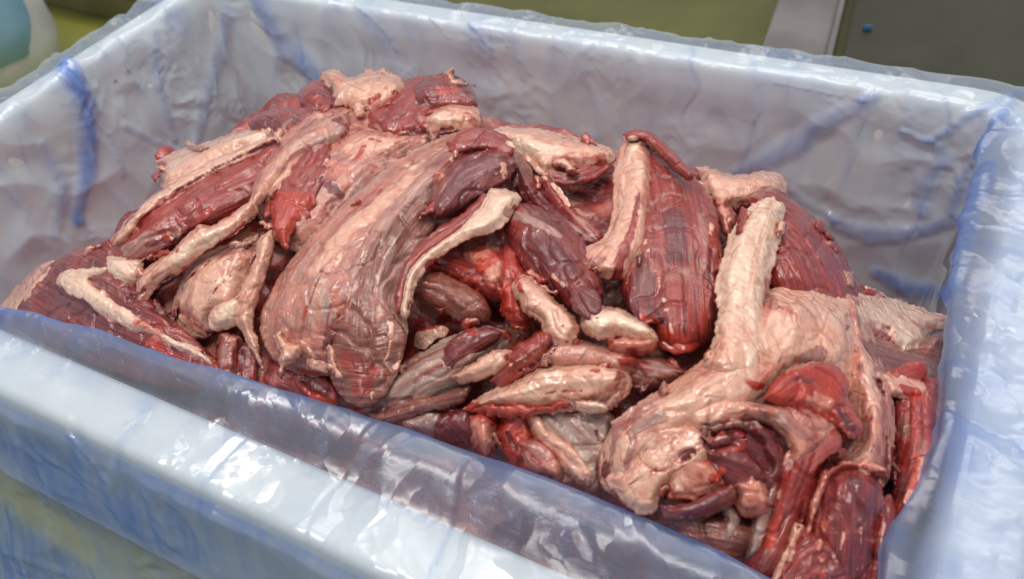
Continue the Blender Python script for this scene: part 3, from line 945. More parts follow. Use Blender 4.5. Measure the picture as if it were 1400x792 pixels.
piece('striated_cut', 'glossy red muscle with a fat seam at the bottom beside the folded film', [
    sheet('lean_muscle', 'L', [(1090, 722), (1132, 735), (1160, 762), (1166, 840), (1040, 840), (1060, 780)], 21, 13, 20, [(1060, 815), (1100, 770), (1145, 745)]),
    sheet('fat_seam', 'F', [(1086, 714), (1099, 722), (1088, 758), (1070, 805), (1045, 815), (1062, 770)], 28, 4, 6, [(1092, 720), (1055, 810)])])
piece('edge_cut', 'dark red muscle standing right of the brown oval muscle', [
    sheet('lean_muscle', 'L', [(1193, 690), (1217, 678), (1226, 720), (1220, 780), (1205, 840), (1155, 840), (1173, 770)], 12, 12, 18, [(1205, 685), (1180, 830)]),
    ('fat_edge', 'O', [(1200, 698, 4), (1206, 730, 4)], 32)])
piece('right_stack_cut', 'brown and cream layered cut against the right wall of the crate', [
    sheet('lean_muscle', 'B', [(1138, 328), (1165, 338), (1212, 368), (1250, 405), (1237, 418), (1200, 404), (1165, 399), (1148, 370)], 2, 10, 13, [(1145, 340), (1245, 410)]),
    sheet('lean_muscle', 'B', [(1163, 443), (1200, 453), (1240, 473), (1287, 458), (1288, 500), (1267, 533), (1230, 524), (1200, 518), (1173, 502)], 4, 11, 20, [(1170, 460), (1280, 490)]),
    sheet('fat_cap', 'C', [(1162, 405), (1190, 398), (1230, 410), (1267, 424), (1295, 431), (1292, 452), (1270, 457), (1267, 472), (1235, 481), (1213, 464), (1183, 454), (1165, 437)], 9, 9, 13, [(1170, 415), (1285, 445)], 1.6, .3),
    sheet('fat_strip', 'F', [(1188, 505), (1220, 508), (1262, 519), (1273, 537), (1240, 548), (1208, 532)], 9, 7, 8, None, 1.8),
    ('torn_flesh', 'R', [(1225, 515, 8), (1250, 508, 12), (1268, 515, 8)], 18)])
piece('right_lower_cut', 'dark red meat deep beside the right hand folded film', [
    sheet('lean_muscle', 'L', [(1216, 540), (1250, 524), (1290, 518), (1294, 580), (1290, 640), (1270, 684), (1242, 725), (1212, 725), (1222, 650)], 1, 14, 26, [(1260, 525), (1255, 620), (1225, 715)]),
    ('fat_edge', 'O', [(1262, 618, 8), (1256, 650, 9), (1240, 690, 7)], 22)])
piece('gray_cut', 'gray membrane covered cut in the lower middle with a purple oval on it', [
    sheet('silverskin', 'G', [(497, 562), (513, 530), (545, 499), (580, 479), (615, 459), (660, 446), (693, 454), (693, 482), (660, 513), (630, 533), (590, 558), (540, 579)], 8, 13, 28, [(500, 560), (580, 510), (690, 460)]),
    sheet('lean_muscle', 'B', [(497, 567), (540, 548), (600, 539), (643, 527), (632, 552), (580, 565), (530, 582)], 15, 5, 8, [(500, 570), (640, 535)]),
    sheet('lean_oval', 'D', [(603, 492), (614, 467), (640, 453), (670, 448), (688, 459), (667, 477), (640, 492), (618, 508)], 19, 6, 11, [(608, 500), (680, 456)], .7),
    sheet('fat_lump', 'F', [(612, 516), (640, 499), (670, 481), (698, 478), (695, 502), (665, 518), (635, 525)], 22, 6, 9, [(620, 515), (695, 488)], 1.2),
    sheet('lean_roll', 'L', [(668, 522), (688, 490), (713, 468), (745, 453), (763, 469), (747, 498), (710, 519), (685, 534)], 16, 10, 16, [(680, 525), (755, 465)])])
piece('fat_wedge_cut', 'pink pointed fat wedge with a red torn lower edge near the front film', [
    sheet('membrane', 'P', [(732, 490), (760, 468), (800, 466), (850, 478), (884, 494), (850, 518), (800, 513), (760, 511)], 13, 10, 16, [(740, 490), (880, 492)]),
    sheet('fat_cap', 'F', [(628, 561), (660, 539), (700, 523), (740, 503), (790, 496), (842, 503), (866, 520), (852, 548), (820, 558), (780, 563), (720, 568), (670, 569)], 16, 11, 20, [(635, 560), (740, 528), (860, 522)], 1),
    sheet('lean_muscle', 'B', [(843, 490), (880, 483), (922, 499), (944, 515), (900, 533), (863, 533)], 6, 9, 13, [(850, 495), (935, 515)]),
    sheet('torn_edge', 'R', [(645, 560), (680, 552), (720, 556), (770, 548), (778, 558), (730, 570), (680, 571)], 23, 4, 5, [(650, 562), (775, 553)], 2),
    sheet('fat_nub', 'C', [(785, 548), (805, 547), (828, 552), (830, 562), (808, 566), (788, 560)], 25, 5, 7, None, .7)])
piece('gray_flap', 'smooth gray silverskin flap with a pale rolled fat edge beside the front film', [
    sheet('silverskin', 'G', [(726, 565), (780, 558), (834, 563), (838, 590), (824, 640), (817, 674), (790, 660), (763, 628), (738, 602)], 8, 7, 12, [(735, 570), (810, 650)], .7),
    sheet('fat_edge', 'F', [(716, 568), (735, 564), (751, 584), (776, 601), (797, 621), (815, 652), (801, 666), (779, 653), (756, 628), (733, 607)], 13, 6, 8, [(722, 570), (808, 656)], 1.2),
    ('fat_flap', 'P', [(750, 615, 12), (768, 638, 15), (785, 655, 8)], 14)])
piece('front_scraps', 'wet bright red scraps half hidden behind the front folded film', [
    sheet('silverskin', 'G', [(535, 578), (575, 560), (608, 564), (602, 594), (560, 600)], 5, 9, 12),
    sheet('lean_muscle', 'D', [(583, 576), (620, 560), (652, 564), (658, 602), (630, 606), (598, 600)], 6, 9, 13),
    sheet('torn_flesh', 'O', [(636, 572), (660, 562), (680, 570), (680, 605), (665, 625), (645, 608)], 9, 9, 12, [(655, 565), (662, 620)], 1.6),
    sheet('torn_flesh', 'R', [(672, 568), (700, 560), (728, 572), (734, 602), (720, 645), (695, 632), (680, 605)], 8, 9, 14, None, 1.8),
    sheet('fat_pad', 'P', [(697, 606), (735, 598), (768, 625), (764, 662), (722, 648)], 10, 8, 12)])

STROKES = [
    ('R', 0, [(575, 445, 9), (610, 440, 9), (650, 450, 8)]), ('R', 0, [(690, 455, 8), (715, 448, 9)]), ('R', 0, [(905, 455, 10), (935, 468, 9)]),
    ('R', 0, [(640, 560, 8), (680, 575, 9)]), ('R', 0, [(1065, 700, 6), (1050, 740, 7)]), ('R', 0, [(395, 300, 8), (388, 325, 6)]),
    ('B', 0, [(1180, 500, 8), (1200, 520, 8)]), ('O', 0, [(1255, 440, 8), (1280, 450, 7)]), ('R', 0, [(1205, 440, 4), (1225, 452, 4)]),
    ('R', 0, [(1020, 520, 6), (1045, 530, 6), (1060, 515, 5)]), ('R', 0, [(985, 300, 6), (978, 330, 6)]),
    # far left and left
    ('C', .5, [(85, 385, 12), (110, 400, 14), (150, 428, 14)]), ('O', 0, [(185, 440, 7), (215, 455, 8), (200, 472, 7)]),
    ('R', 0, [(205, 468, 5), (240, 490, 5)]), ('D', 0, [(60, 400, 14), (110, 420, 9), (160, 465, 10), (200, 482, 8)]),
    ('F', 1, [(62, 370, 6), (35, 395, 10), (8, 425, 12)]), ('D', -3, [(232, 385, 8), (222, 410, 11), (238, 440, 8)]),
    ('D', -2, [(175, 408, 5), (195, 396, 4)]), ('L', 0, [(190, 305, 15), (240, 275, 19), (300, 250, 19), (345, 228, 14)]),
    ('M', 0, [(165, 342, 9), (200, 335, 11), (235, 328, 7)]), ('D', 0, [(200, 336, 3), (235, 326, 4)]),
    ('F', .5, [(160, 325, 5), (195, 290, 5), (240, 255, 5), (290, 228, 5)]), ('C', .5, [(245, 352, 9), (275, 335, 11), (300, 318, 9)]),
    ('R', 0, [(225, 322, 4), (240, 340, 3)]), ('R', 0, [(245, 374, 3), (290, 346, 4), (335, 306, 4)]),
    ('D', -2.5, [(250, 382, 4), (300, 340, 4), (345, 302, 4)]), ('F', 0, [(275, 390, 24), (320, 362, 18)]),
    ('M', 0, [(335, 330, 14), (300, 345, 10)]), ('P', 0, [(252, 420, 12), (262, 442, 12)]), ('C', .6, [(298, 438, 11), (310, 415, 9)]),
    ('D', -2.5, [(286, 458, 4), (296, 470, 6), (288, 480, 6)]), ('F', 1, [(358, 340, 7), (345, 375, 9), (332, 405, 9)]),
    ('D', -1.5, [(332, 352, 2), (330, 390, 2), (320, 415, 2)]), ('F', .5, [(335, 440, 6), (345, 465, 6), (352, 490, 4)]),
    ('D', -1.5, [(326, 450, 3), (330, 490, 4), (322, 515, 4)]), ('G', 0, [(306, 475, 4), (303, 500, 4)]),
    # upper left
    ('D', 0, [(345, 168, 7), (372, 165, 10), (402, 160, 9)]), ('F', 0, [(240, 240, 11), (290, 212, 13), (350, 190, 10)]),
    ('C', 0, [(320, 188, 7), (362, 178, 7)]), ('D', -2, [(240, 262, 2), (310, 222, 2), (375, 196, 3)]),
    ('D', 0, [(418, 130, 5), (440, 122, 8), (455, 142, 9)]), ('F', .5, [(472, 132, 8), (455, 146, 5)]), ('O', 0, [(455, 100, 5), (466, 108, 4)]),
    ('F', 1, [(500, 112, 11), (525, 108, 11), (545, 120, 8)]), ('R', -1, [(503, 140, 4), (515, 130, 4)]),
    ('L', 0, [(535, 150, 10), (552, 128, 11), (560, 160, 11)]), ('S', .5, [(575, 125, 13), (600, 114, 15), (632, 118, 11)]),
    ('R', 0, [(605, 122, 8), (622, 120, 7)]), ('F', 0, [(592, 165, 11), (620, 155, 13), (645, 158, 9)]), ('C', 0, [(596, 162, 8), (612, 164, 7)]),
    ('O', 0, [(636, 150, 5), (650, 166, 5)]), ('-', -2, [(578, 140, 2), (584, 165, 2), (592, 182, 2)]), ('D', -1, [(560, 182, 4), (600, 178, 4), (640, 174, 3)]),
    ('M', 0, [(475, 172, 8), (430, 200, 7)]), ('F', 0, [(480, 200, 11), (530, 192, 12)]), ('P', 0, [(500, 225, 16), (460, 260, 16)]),
    ('R', 0, [(497, 200, 4), (486, 216, 4)]), ('L', 0, [(432, 215, 11), (402, 240, 13), (386, 272, 11)]),
    ('R', 0, [(415, 272, 8), (400, 300, 8), (385, 325, 5)]), ('D', -1, [(435, 240, 5), (455, 255, 7), (466, 266, 5)]),
    ('D', -1.5, [(458, 160, 4), (478, 172, 5), (470, 188, 4)]), ('F', .7, [(392, 232, 6), (362, 260, 6), (340, 285, 5)]),
    ('O', 0, [(470, 230, 8), (450, 222, 6)]), ('F', .4, [(410, 255, 3), (418, 285, 3), (440, 300, 4)]),
    ('-', -1, [(440, 160, 2), (400, 190, 2), (370, 225, 2)]), ('-', -1, [(560, 195, 2), (500, 235, 2), (450, 290, 2), (425, 330, 2)]),
    # the large curved cut
    ('F', 0, [(560, 240, 12), (500, 285, 16), (455, 330, 16), (425, 365, 13)]), ('G', 0, [(535, 228, 8), (480, 266, 9)]),
    ('P', 0, [(410, 385, 16), (395, 430, 14)]), ('G', 0, [(437, 380, 8), (448, 432, 9)]), ('R', -.5, [(442, 360, 2.5), (427, 400, 2.5), (412, 440, 3)]),
    ('F', .5, [(602, 200, 6), (560, 230, 6)]), ('B', 0, [(600, 250, 10), (560, 290, 12), (530, 330, 12), (505, 370, 12), (490, 410, 14)]),
    ('G', 0, [(538, 325, 5), (526, 370, 6), (520, 402, 5)]), ('F', .3, [(478, 415, 2.5), (472, 440, 2.5), (500, 442, 2.5), (525, 430, 2.5), (536, 456, 2.5)]),
    ('B', 0, [(490, 445, 22), (500, 485, 24)]), ('L', 0, [(470, 490, 12), (500, 510, 14)]),
    ('D', -.7, [(452, 455, 1.6), (490, 463, 1.6), (526, 458, 1.6)]), ('D', -.7, [(450, 470, 1.6), (490, 479, 1.6), (528, 473, 1.6)]),
    ('D', -.7, [(452, 486, 1.6), (490, 496, 1.6), (526, 488, 1.6)]), ('D', -.7, [(458, 503, 1.6), (490, 512, 1.6), (520, 504, 1.6)]),
    ('F', .3, [(541, 400, 2.5), (535, 450, 2.5), (528, 490, 2.5), (500, 512, 2)]), ('D', .5, [(612, 258, 12), (640, 235, 16), (672, 220, 15)]),
    ('F', .5, [(603, 236, 4), (596, 262, 4)]), ('L', 0, [(620, 190, 7), (655, 190, 8), (692, 205, 7)]), ('F', .4, [(622, 207, 3), (618, 222, 4), (634, 200, 3)]),
    ('C', .3, [(682, 280, 11), (650, 308, 10)]), ('R', 0, [(620, 299, 3), (585, 325, 3), (560, 356, 3)]),
    ('F', 1.5, [(380, 475, 6), (392, 495, 7), (388, 508, 5)]), ('F', 1.5, [(418, 480, 6), (430, 495, 6)]), ('F', 1.2, [(452, 482, 5), (462, 515, 5)]),
    ('R', -2, [(405, 508, 5), (440, 516, 6)]), ('D', -3, [(412, 515, 5), (432, 528, 6), (450, 535, 5)]), ('L', 0, [(490, 530, 9), (515, 508, 7)]),
    ('F', .3, [(585, 215, 2), (530, 260, 2), (480, 320, 2), (450, 380, 2)]), ('-', -.8, [(600, 222, 2), (545, 270, 2), (495, 330, 2), (468, 390, 2)]),
    ('-', -.8, [(520, 245, 2), (460, 300, 2), (415, 355, 2)]), ('O', 0, [(380, 400, 5), (372, 440, 5)]),
    # upper middle
    ('D', 0, [(710, 225, 12), (720, 250, 11)]), ('F', .6, [(690, 225, 5), (692, 242, 4)]), ('F', .8, [(735, 225, 8), (745, 240, 7)]),
    ('C', 0, [(700, 195, 9), (760, 205, 11)]), ('O', 0, [(800, 212, 6), (820, 218, 6)]), ('L', 0, [(770, 238, 5), (826, 225, 6)]),
    ('D', -3, [(780, 262, 9), (815, 262, 9), (800, 285, 11)]), ('O', 0, [(800, 286, 4), (816, 298, 4)]), ('D', 0, [(745, 280, 9), (770, 315, 9)]),
    ('D', -3, [(735, 262, 4), (765, 300, 4), (790, 340, 4)]),
    # centre
    ('O', .5, [(640, 350, 6), (660, 345, 7), (672, 360, 5)]), ('R', 0, [(652, 368, 6), (682, 348, 7)]), ('R', 0, [(690, 390, 9), (700, 422, 8)]),
    ('B', 0, [(600, 395, 15), (640, 415, 13)]), ('F', .6, [(568, 394, 4), (580, 386, 4), (606, 392, 3), (640, 405, 2.5), (656, 422, 2.5)]),
    ('L', 0, [(590, 365, 11), (620, 370, 13), (655, 395, 9)]), ('F', .4, [(610, 355, 3), (640, 385, 2.5), (660, 410, 2.5)]),
    ('D', -3, [(565, 420, 7), (580, 430, 7), (575, 445, 5)]), ('R', 0, [(600, 440, 5), (622, 445, 5)]), ('D', -3, [(640, 449, 4), (680, 442, 5), (712, 446, 4)]),
    ('D', -2, [(655, 375, 4), (662, 392, 4)]), ('R', .3, [(700, 375, 7), (712, 400, 5)]),
    ('M', 0, [(695, 290, 10), (730, 300, 13), (765, 318, 10)]), ('B', 0, [(705, 284, 5), (726, 290, 5)]), ('F', .4, [(690, 300, 3), (720, 318, 3.5), (745, 312, 3.5), (766, 326, 2.5)]),
    ('D', 0, [(745, 335, 14), (770, 365, 16)]), ('D', .3, [(788, 400, 12), (802, 414, 9)]), ('O', 0, [(705, 332, 4), (715, 370, 4), (728, 398, 4)]),
    ('F', 0, [(720, 390, 7), (735, 420, 11), (755, 452, 13)]), ('C', .8, [(755, 378, 5), (768, 391, 5)]), ('C', .4, [(810, 440, 9), (850, 442, 11), (878, 450, 8)]),
    ('O', 0, [(845, 469, 7), (876, 470, 8)]), ('R', -.6, [(805, 458, 1.6), (840, 457, 1.6), (886, 460, 1.6)]), ('R', -2, [(800, 426, 3), (816, 433, 3)]),
    ('R', -.6, [(745, 440, 1.5), (770, 445, 1.5)]), ('R', -.6, [(738, 412, 1.5), (760, 425, 1.5)]), ('D', -2, [(775, 470, 3), (800, 466, 3), (830, 478, 3)]),
    # tall dark muscle
    ('F', .4, [(866, 195, 9), (864, 230, 12), (850, 285, 13), (830, 335, 11)]), ('C', .2, [(868, 195, 5), (866, 212, 5)]),
    ('L', -.5, [(874, 262, 4), (867, 300, 6), (852, 350, 8), (840, 396, 8)]), ('C', .5, [(885, 205, 2.5), (880, 265, 3), (882, 325, 3.5), (868, 355, 3.5), (856, 376, 3)]),
    ('F', .5, [(885, 338, 3), (905, 400, 4), (915, 440, 4), (920, 470, 4)]), ('D', 0, [(920, 290, 16), (925, 350, 14)]), ('M', 0, [(960, 270, 4), (968, 330, 5)]),
    ('R', 0, [(880, 432, 6), (900, 446, 7), (925, 470, 7)]), ('D', 0, [(875, 380, 12), (890, 415, 9)]), ('P', 0, [(822, 352, 9), (806, 362, 7)]),
    ('D', -2, [(976, 340, 4), (970, 400, 5)]), ('F', .6, [(975, 305, 3.5), (968, 342, 3)]), ('O', 0, [(842, 228, 5), (848, 255, 5)]), ('R', 0, [(985, 285, 4), (978, 270, 4)]),
    # large fat covered piece
    ('F', 0, [(1003, 455, 30), (996, 490, 32), (990, 525, 34)]), ('P', 0, [(975, 470, 6), (965, 510, 8)]),
    ('L', 0, [(1085, 310, 22), (1115, 350, 20), (1100, 380, 10)]), ('F', 0, [(1080, 412, 10), (1100, 420, 12), (1130, 402, 9)]), ('M', 0, [(1052, 385, 7), (1056, 415, 8)]),
    ('R', -.6, [(1052, 430, 1.4), (1055, 470, 1.4), (1062, 510, 2)]), ('R', -.6, [(1000, 440, 1.3), (1020, 470, 1.3)]), ('R', -.6, [(1130, 430, 1.3), (1140, 470, 1.3)]),
    ('R', -.6, [(990, 500, 1.3), (1020, 495, 1.3), (1042, 510, 2)]), ('M', -1.2, [(1096, 453, 2), (1098, 470, 2)]), ('O', 0, [(1046, 512, 7), (1060, 500, 6)]),
    ('M', 0, [(1080, 500, 12), (1120, 485, 9)]), ('R', .5, [(1085, 510, 8), (1120, 510, 11), (1145, 530, 7)]), ('D', -.5, [(1080, 516, 3), (1112, 521, 3)]),
    ('O', .5, [(1110, 546, 10), (1135, 552, 9)]), ('R', 0, [(1060, 545, 9), (1095, 530, 7)]), ('D', -1, [(1150, 560, 4), (1165, 586, 5)]), ('F', 0, [(940, 560, 18), (1000, 560, 18)]),
    ('M', 0, [(1075, 570, 12), (1100, 590, 11)]), ('M', 0, [(870, 582, 12), (905, 570, 10)]), ('M', 0, [(866, 600, 5), (856, 640, 5)]), ('M', 0, [(838, 590, 5), (832, 632, 6)]),
    ('F', 0, [(880, 630, 14), (920, 620, 14)]), ('R', -.6, [(888, 646, 1.6), (920, 640, 1.6), (950, 620, 1.6)]), ('D', -2, [(935, 626, 7), (946, 620, 6)]),
    ('F', 0, [(1185, 420, 11), (1190, 480, 12), (1200, 560, 12)]), ('R', 0, [(1180, 560, 4), (1186, 600, 4)]), ('O', 0, [(1150, 640, 4), (1185, 640, 5), (1210, 650, 4)]),
    ('D', -1.5, [(1160, 410, 2), (1168, 470, 2), (1172, 520, 2)]), ('M', 0, [(960, 585, 8), (1040, 575, 8)]),
    # clotted hollow and the lower right
    ('D', -7, [(975, 606, 10), (1008, 596, 15), (1036, 612, 13), (1050, 640, 8)]), ('R', 0, [(975, 656, 6), (986, 645, 5)]),
    ('O', .5, [(1020, 670, 8), (1035, 690, 9)]), ('O', 0, [(930, 642, 9), (955, 660, 8)]), ('F', 0, [(915, 625, 8), (930, 655, 8)]), ('D', 0, [(918, 700, 7), (980, 690, 7)]),
    ('F', .3, [(1056, 585, 3.5), (1076, 610, 4.5), (1072, 636, 3.5)]), ('G', 0, [(1062, 666, 6), (1050, 710, 7)]), ('S', 0, [(1165, 660, 26), (1158, 710, 30), (1152, 760, 26)]),
    ('D', 0, [(1176, 652, 11), (1180, 692, 11)]), ('G', .2, [(1140, 682, 2.5), (1150, 660, 2), (1176, 665, 2)]), ('O', .8, [(1138, 676, 2.5), (1128, 716, 3.5), (1120, 752, 4.5)]),
    ('F', .5, [(1090, 722, 5), (1075, 762, 7)]), ('D', -2.5, [(1100, 690, 4), (1090, 730, 4)]), ('D', -2.5, [(1215, 600, 5), (1218, 660, 5), (1212, 700, 5)]),
    # against the right wall
    ('F', 0, [(1160, 340, 6), (1195, 366, 5)]), ('B', 0, [(1165, 360, 6), (1200, 376, 6)]), ('R', 0, [(1185, 396, 5), (1206, 398, 4)]), ('F', .5, [(1175, 385, 6), (1216, 396, 5)]),
    ('C', .5, [(1180, 425, 11), (1220, 435, 12), (1256, 446, 9)]), ('C', .5, [(1225, 460, 7), (1252, 466, 7)]), ('B', 0, [(1190, 472, 11), (1240, 490, 13), (1270, 486, 7)]),
    ('F', .5, [(1195, 510, 6), (1236, 515, 6)]), ('R', 0, [(1240, 530, 7), (1260, 540, 7)]), ('D', -4, [(1206, 522, 5), (1212, 536, 5)]), ('F', .3, [(1262, 652, 5), (1256, 640, 4)]),
    ('B', 0, [(1225, 560, 8), (1235, 590, 8)]), ('D', 0, [(1225, 620, 9), (1228, 670, 10)]), ('R', 0, [(1252, 620, 5), (1246, 665, 5)]),
    # lower middle
    ('G', 0, [(545, 520, 12), (590, 505, 10)]), ('F', 0, [(560, 470, 7), (576, 480, 7), (540, 502, 5)]), ('D', 0, [(620, 480, 9), (646, 466, 7)]), ('F', .5, [(635, 510, 6), (665, 496, 8)]),
    ('R', 0, [(612, 480, 2), (610, 500, 2), (622, 512, 2)]), ('L', 0, [(700, 490, 9), (726, 478, 8)]), ('B', 0, [(520, 552, 7), (560, 546, 7)]), ('-', -1.5, [(540, 502, 1.6), (600, 472, 1.6), (642, 456, 1.6)]),
    ('F', 0, [(680, 540, 11), (750, 520, 14), (800, 515, 12)]), ('C', 0, [(762, 510, 8), (720, 530, 7)]), ('P', 0, [(770, 485, 11), (820, 482, 10)]), ('R', 0, [(670, 558, 3), (720, 559, 4), (770, 551, 3.5)]),
    ('R', -.5, [(785, 500, 3), (816, 505, 3)]), ('B', 0, [(842, 526, 7), (852, 510, 6)]), ('O', 0, [(832, 530, 6), (848, 521, 5)]), ('L', 0, [(860, 490, 9), (890, 501, 7)]),
    ('D', -3, [(700, 512, 3), (730, 500, 3), (760, 474, 3)]), ('G', 0, [(770, 580, 18), (800, 602, 16)]), ('F', .8, [(728, 572, 4.5), (750, 600, 6), (785, 620, 5), (802, 646, 6)]),
    ('O', 0, [(650, 580, 8), (660, 600, 7)]), ('R', 0, [(690, 580, 9), (705, 600, 8)]), ('D', -2.5, [(694, 592, 4), (702, 612, 5)]), ('P', 0, [(730, 615, 9), (745, 625, 8)]),
    ('D', -2.5, [(815, 590, 3), (822, 630, 3), (815, 660, 4)]),
]

ALL = []              # one record per bundle


class Rec:
    pass


def seg_coords(X, Y, line):
    """position along and signed distance across a polyline, for many points (photo pixels)"""
    D, _ = chaikin_resample(np.array([(a, b, 0.0) for a, b in line], float), 6.0)
    Lx, Ly = D[:, 0], D[:, 1]
    tx, ty = np.gradient(Lx), np.gradient(Ly)
    tl = np.hypot(tx, ty) + 1e-9
    tx, ty = tx / tl, ty / tl
    s_ = np.concatenate([[0], np.cumsum(np.hypot(np.diff(Lx), np.diff(Ly)))])
    d2 = (X[:, None] - Lx[None]) ** 2 + (Y[:, None] - Ly[None]) ** 2
    k = d2.argmin(1)
    dx, dy = X - Lx[k], Y - Ly[k]
    return s_[k] + dx * tx[k] + dy * ty[k], -dx * ty[k] + dy * tx[k]


def build_sheet(b, pi, seed):
    GR = 1.7
    O, _ = chaikin_resample(np.array([(*p, 0.0) for p in b['poly'] + b['poly'][:1]], float), 2.0)
    O = O[:-1, :2]
    n = len(O)
    tn = np.roll(O, -1, 0) - np.roll(O, 1, 0)
    tn /= np.linalg.norm(tn, axis=1)[:, None] + 1e-9
    nn = np.stack([tn[:, 1], -tn[:, 0]], 1)
    q3 = np.column_stack([O / 16.0, np.full(n, seed * 1.3)])
    rag = 2.4 * perlin(q3) + 1.5 * perlin(q3 * 2.7 + 3) + .8 * perlin(q3 * 6.1 + 7)
    O = O + nn * (rag * b['ragged'])[:, None]
    x0, y0 = O.min(0) - 3
    x1, y1 = O.max(0) + 3
    gx_, gy_ = np.arange(x0, x1, GR), np.arange(y0, y1, GR)
    X, Y = np.meshgrid(gx_, gy_)
    sh = X.shape
    X, Y = X.ravel(), Y.ravel()
    inside = np.zeros(len(X), bool)
    A, B = O, np.roll(O, -1, 0)
    dist = np.full(len(X), 1e9)
    near = np.zeros(len(X), int)
    for c0 in range(0, len(X), 20000):
        sl = slice(c0, c0 + 20000)
        Xs, Ys = X[sl, None], Y[sl, None]
        cr = (A[None, :, 1] > Ys) != (B[None, :, 1] > Ys)
        xi = A[None, :, 0] + (Ys - A[None, :, 1]) * (B[None, :, 0] - A[None, :, 0]) / (B[None, :, 1] - A[None, :, 1] + 1e-12)
        inside[sl] = ((cr & (Xs < xi)).sum(1) % 2) == 1
        d2 = (Xs - O[None, :, 0]) ** 2 + (Ys - O[None, :, 1]) ** 2
        near[sl] = d2.argmin(1)
        dist[sl] = np.sqrt(d2.min(1))
    d = np.where(inside, dist, -dist)
    keep = d > -GR * 1.45
    idx = np.arange(len(X)).reshape(sh)
    q = np.stack([idx[:-1, :-1], idx[:-1, 1:], idx[1:, 1:], idx[1:, :-1]], -1).reshape(-1, 4)
    q = q[keep[q].all(1) & (d[q] > 0).any(1)]
    used = np.unique(q)
    mp = np.full(len(X), -1)
    mp[used] = np.arange(len(used))
    q = mp[q]
    X, Y, d, near = X[used], Y[used], d[used], near[used]
    # rim vertices sit exactly on the outline
    ed = np.stack([q, np.roll(q, -1, 1)], -1).reshape(-1, 2)
    es = np.sort(ed, 1)
    key = es[:, 0].astype(np.int64) * len(X) + es[:, 1]
    uq, inv, cnt = np.unique(key, return_inverse=True, return_counts=True)
    rim = np.zeros(len(X), bool)
    rim[es[cnt[inv] == 1].ravel()] = True
    snap = rim | (d < 0)
    X = np.where(snap, O[near, 0], X)
    Y = np.where(snap, O[near, 1], Y)
    d = np.where(snap, 0, d)
    # depth of the surface it lies on, taken on a coarse lattice so that it drapes smoothly
    lx = np.linspace(x0 - 4, x1 + 4, 12)
    ly = np.linspace(y0 - 4, y1 + 4, 12)
    Z = np.array([[np.linalg.norm(on_pile(a, c, b['off'] * .001) - CAM_O) / np.linalg.norm(ray(a, c)) for a in lx] for c in ly])
    ext = .5 * max(x1 - x0, y1 - y0) * float(np.median(Z)) / F_PX
    Z = np.clip(Z, np.median(Z) - .008 - .8 * ext, np.median(Z) + .008 + .8 * ext)
    for _ in range(2):
        pz = np.pad(Z, 1, mode='edge')
        Z = (pz[1:-1, 1:-1] * 2 + pz[:-2, 1:-1] + pz[2:, 1:-1] + pz[1:-1, :-2] + pz[1:-1, 2:]) / 6
    fx = (X - lx[0]) / (lx[1] - lx[0])
    fy = (Y - ly[0]) / (ly[1] - ly[0])
    ix, iy = np.clip(fx.astype(int), 0, 10), np.clip(fy.astype(int), 0, 10)
    fx, fy = fx - ix, fy - iy
    zd = (Z[iy, ix] * (1 - fx) * (1 - fy) + Z[iy, ix + 1] * fx * (1 - fy) + Z[iy + 1, ix] * (1 - fx) * fy + Z[iy + 1, ix + 1] * fx * fy)
    R = np.stack([(X - 700) / F_PX, -(Y - 396) / F_PX, -np.ones(len(X))], 1) @ CAM_M.T
    base = CAM_O + R * zd[:, None]
    vd = -R / np.linalg.norm(R, axis=1)[:, None]
    N = vd * .8 + np.array([0, 0, .3])
    N /= np.linalg.norm(N, axis=1)[:, None]
    rr = b['r'] * (1 + .3 * perlin(np.column_stack([X / 40, Y / 40, np.full(len(X), seed * .7)])))
    k = np.clip(d / rr, 0, 1)
    rd = np.sqrt(np.clip(1 - (1 - k) ** 2, 0, 1))
    prof = rd * .8 + .2 * k if b['kind'] in 'LSDB' else rd * .42 + .58 * sm(0, 1, k)
    dome = .25 * sm(0, 1, d / (2.2 * b['r']))
    h = b['T'] * .001 * (prof + dome)
    sc = zd / F_PX
    if b['grain']:
        al, ac = seg_coords(X, Y, b['grain'])
    else:
        al, ac = X * .8 + Y * .6, -X * .6 + Y * .8
    al, ac = al * sc, ac * sc
    fo = perlin(np.stack([al * 14, ac * 85, np.full(len(X), seed * 1.7)], 1)) + .5 * perlin(np.stack([al * 26, ac * 190, np.full(len(X), seed * 2.7)], 1))
    h += b['fold'] * (.10 * b['T'] * .001 + .0007) * fo * np.clip(d / 6, 0, 1)
    front = base + N * h[:, None]
    # the underside
    isr = d <= 0
    nb = np.where(~isr)[0]
    bmap = np.arange(len(X))
    bmap[nb] = len(X) + np.arange(len(nb))
    back = base[nb] - N[nb] * (np.minimum(.5 * b['T'] * .001, .006) * k[nb])[:, None]
    r = Rec()
    r.piece, r.name, r.kind, r.seed, r.sheet = pi, b['name'], b['kind'], seed, True
    r.V = np.vstack([front, back])
    r.N = np.vstack([N, -N[nb]])
    r.F = np.vstack([q, bmap[q][:, ::-1]])
    r.fib = np.column_stack([np.concatenate([al, al[nb]]) + seed * .37, np.concatenate([ac, ac[nb]]) + seed * .11, np.zeros(len(r.V))])
    r.w = np.concatenate([.012 * np.clip(d / 7, 0, 1), np.zeros(len(nb))])
    r.att = np.repeat(np.array(KIND[r.kind], float)[None], len(r.V), 0)
    vr = np.random.RandomState(seed + 11).uniform(-1, 1, 4)
    r.att += np.array([0, .10 * vr[0], .10 * max(vr[1], 0), .14 * vr[2], .12 * vr[3], .15 * vr[1], .1 * vr[0]])[None]
    if r.kind in 'CFPO':
        r.att[:, 0] -= np.concatenate([.42 * np.clip(1 - d / 4.5, 0, 1), np.zeros(len(nb))])
    return r


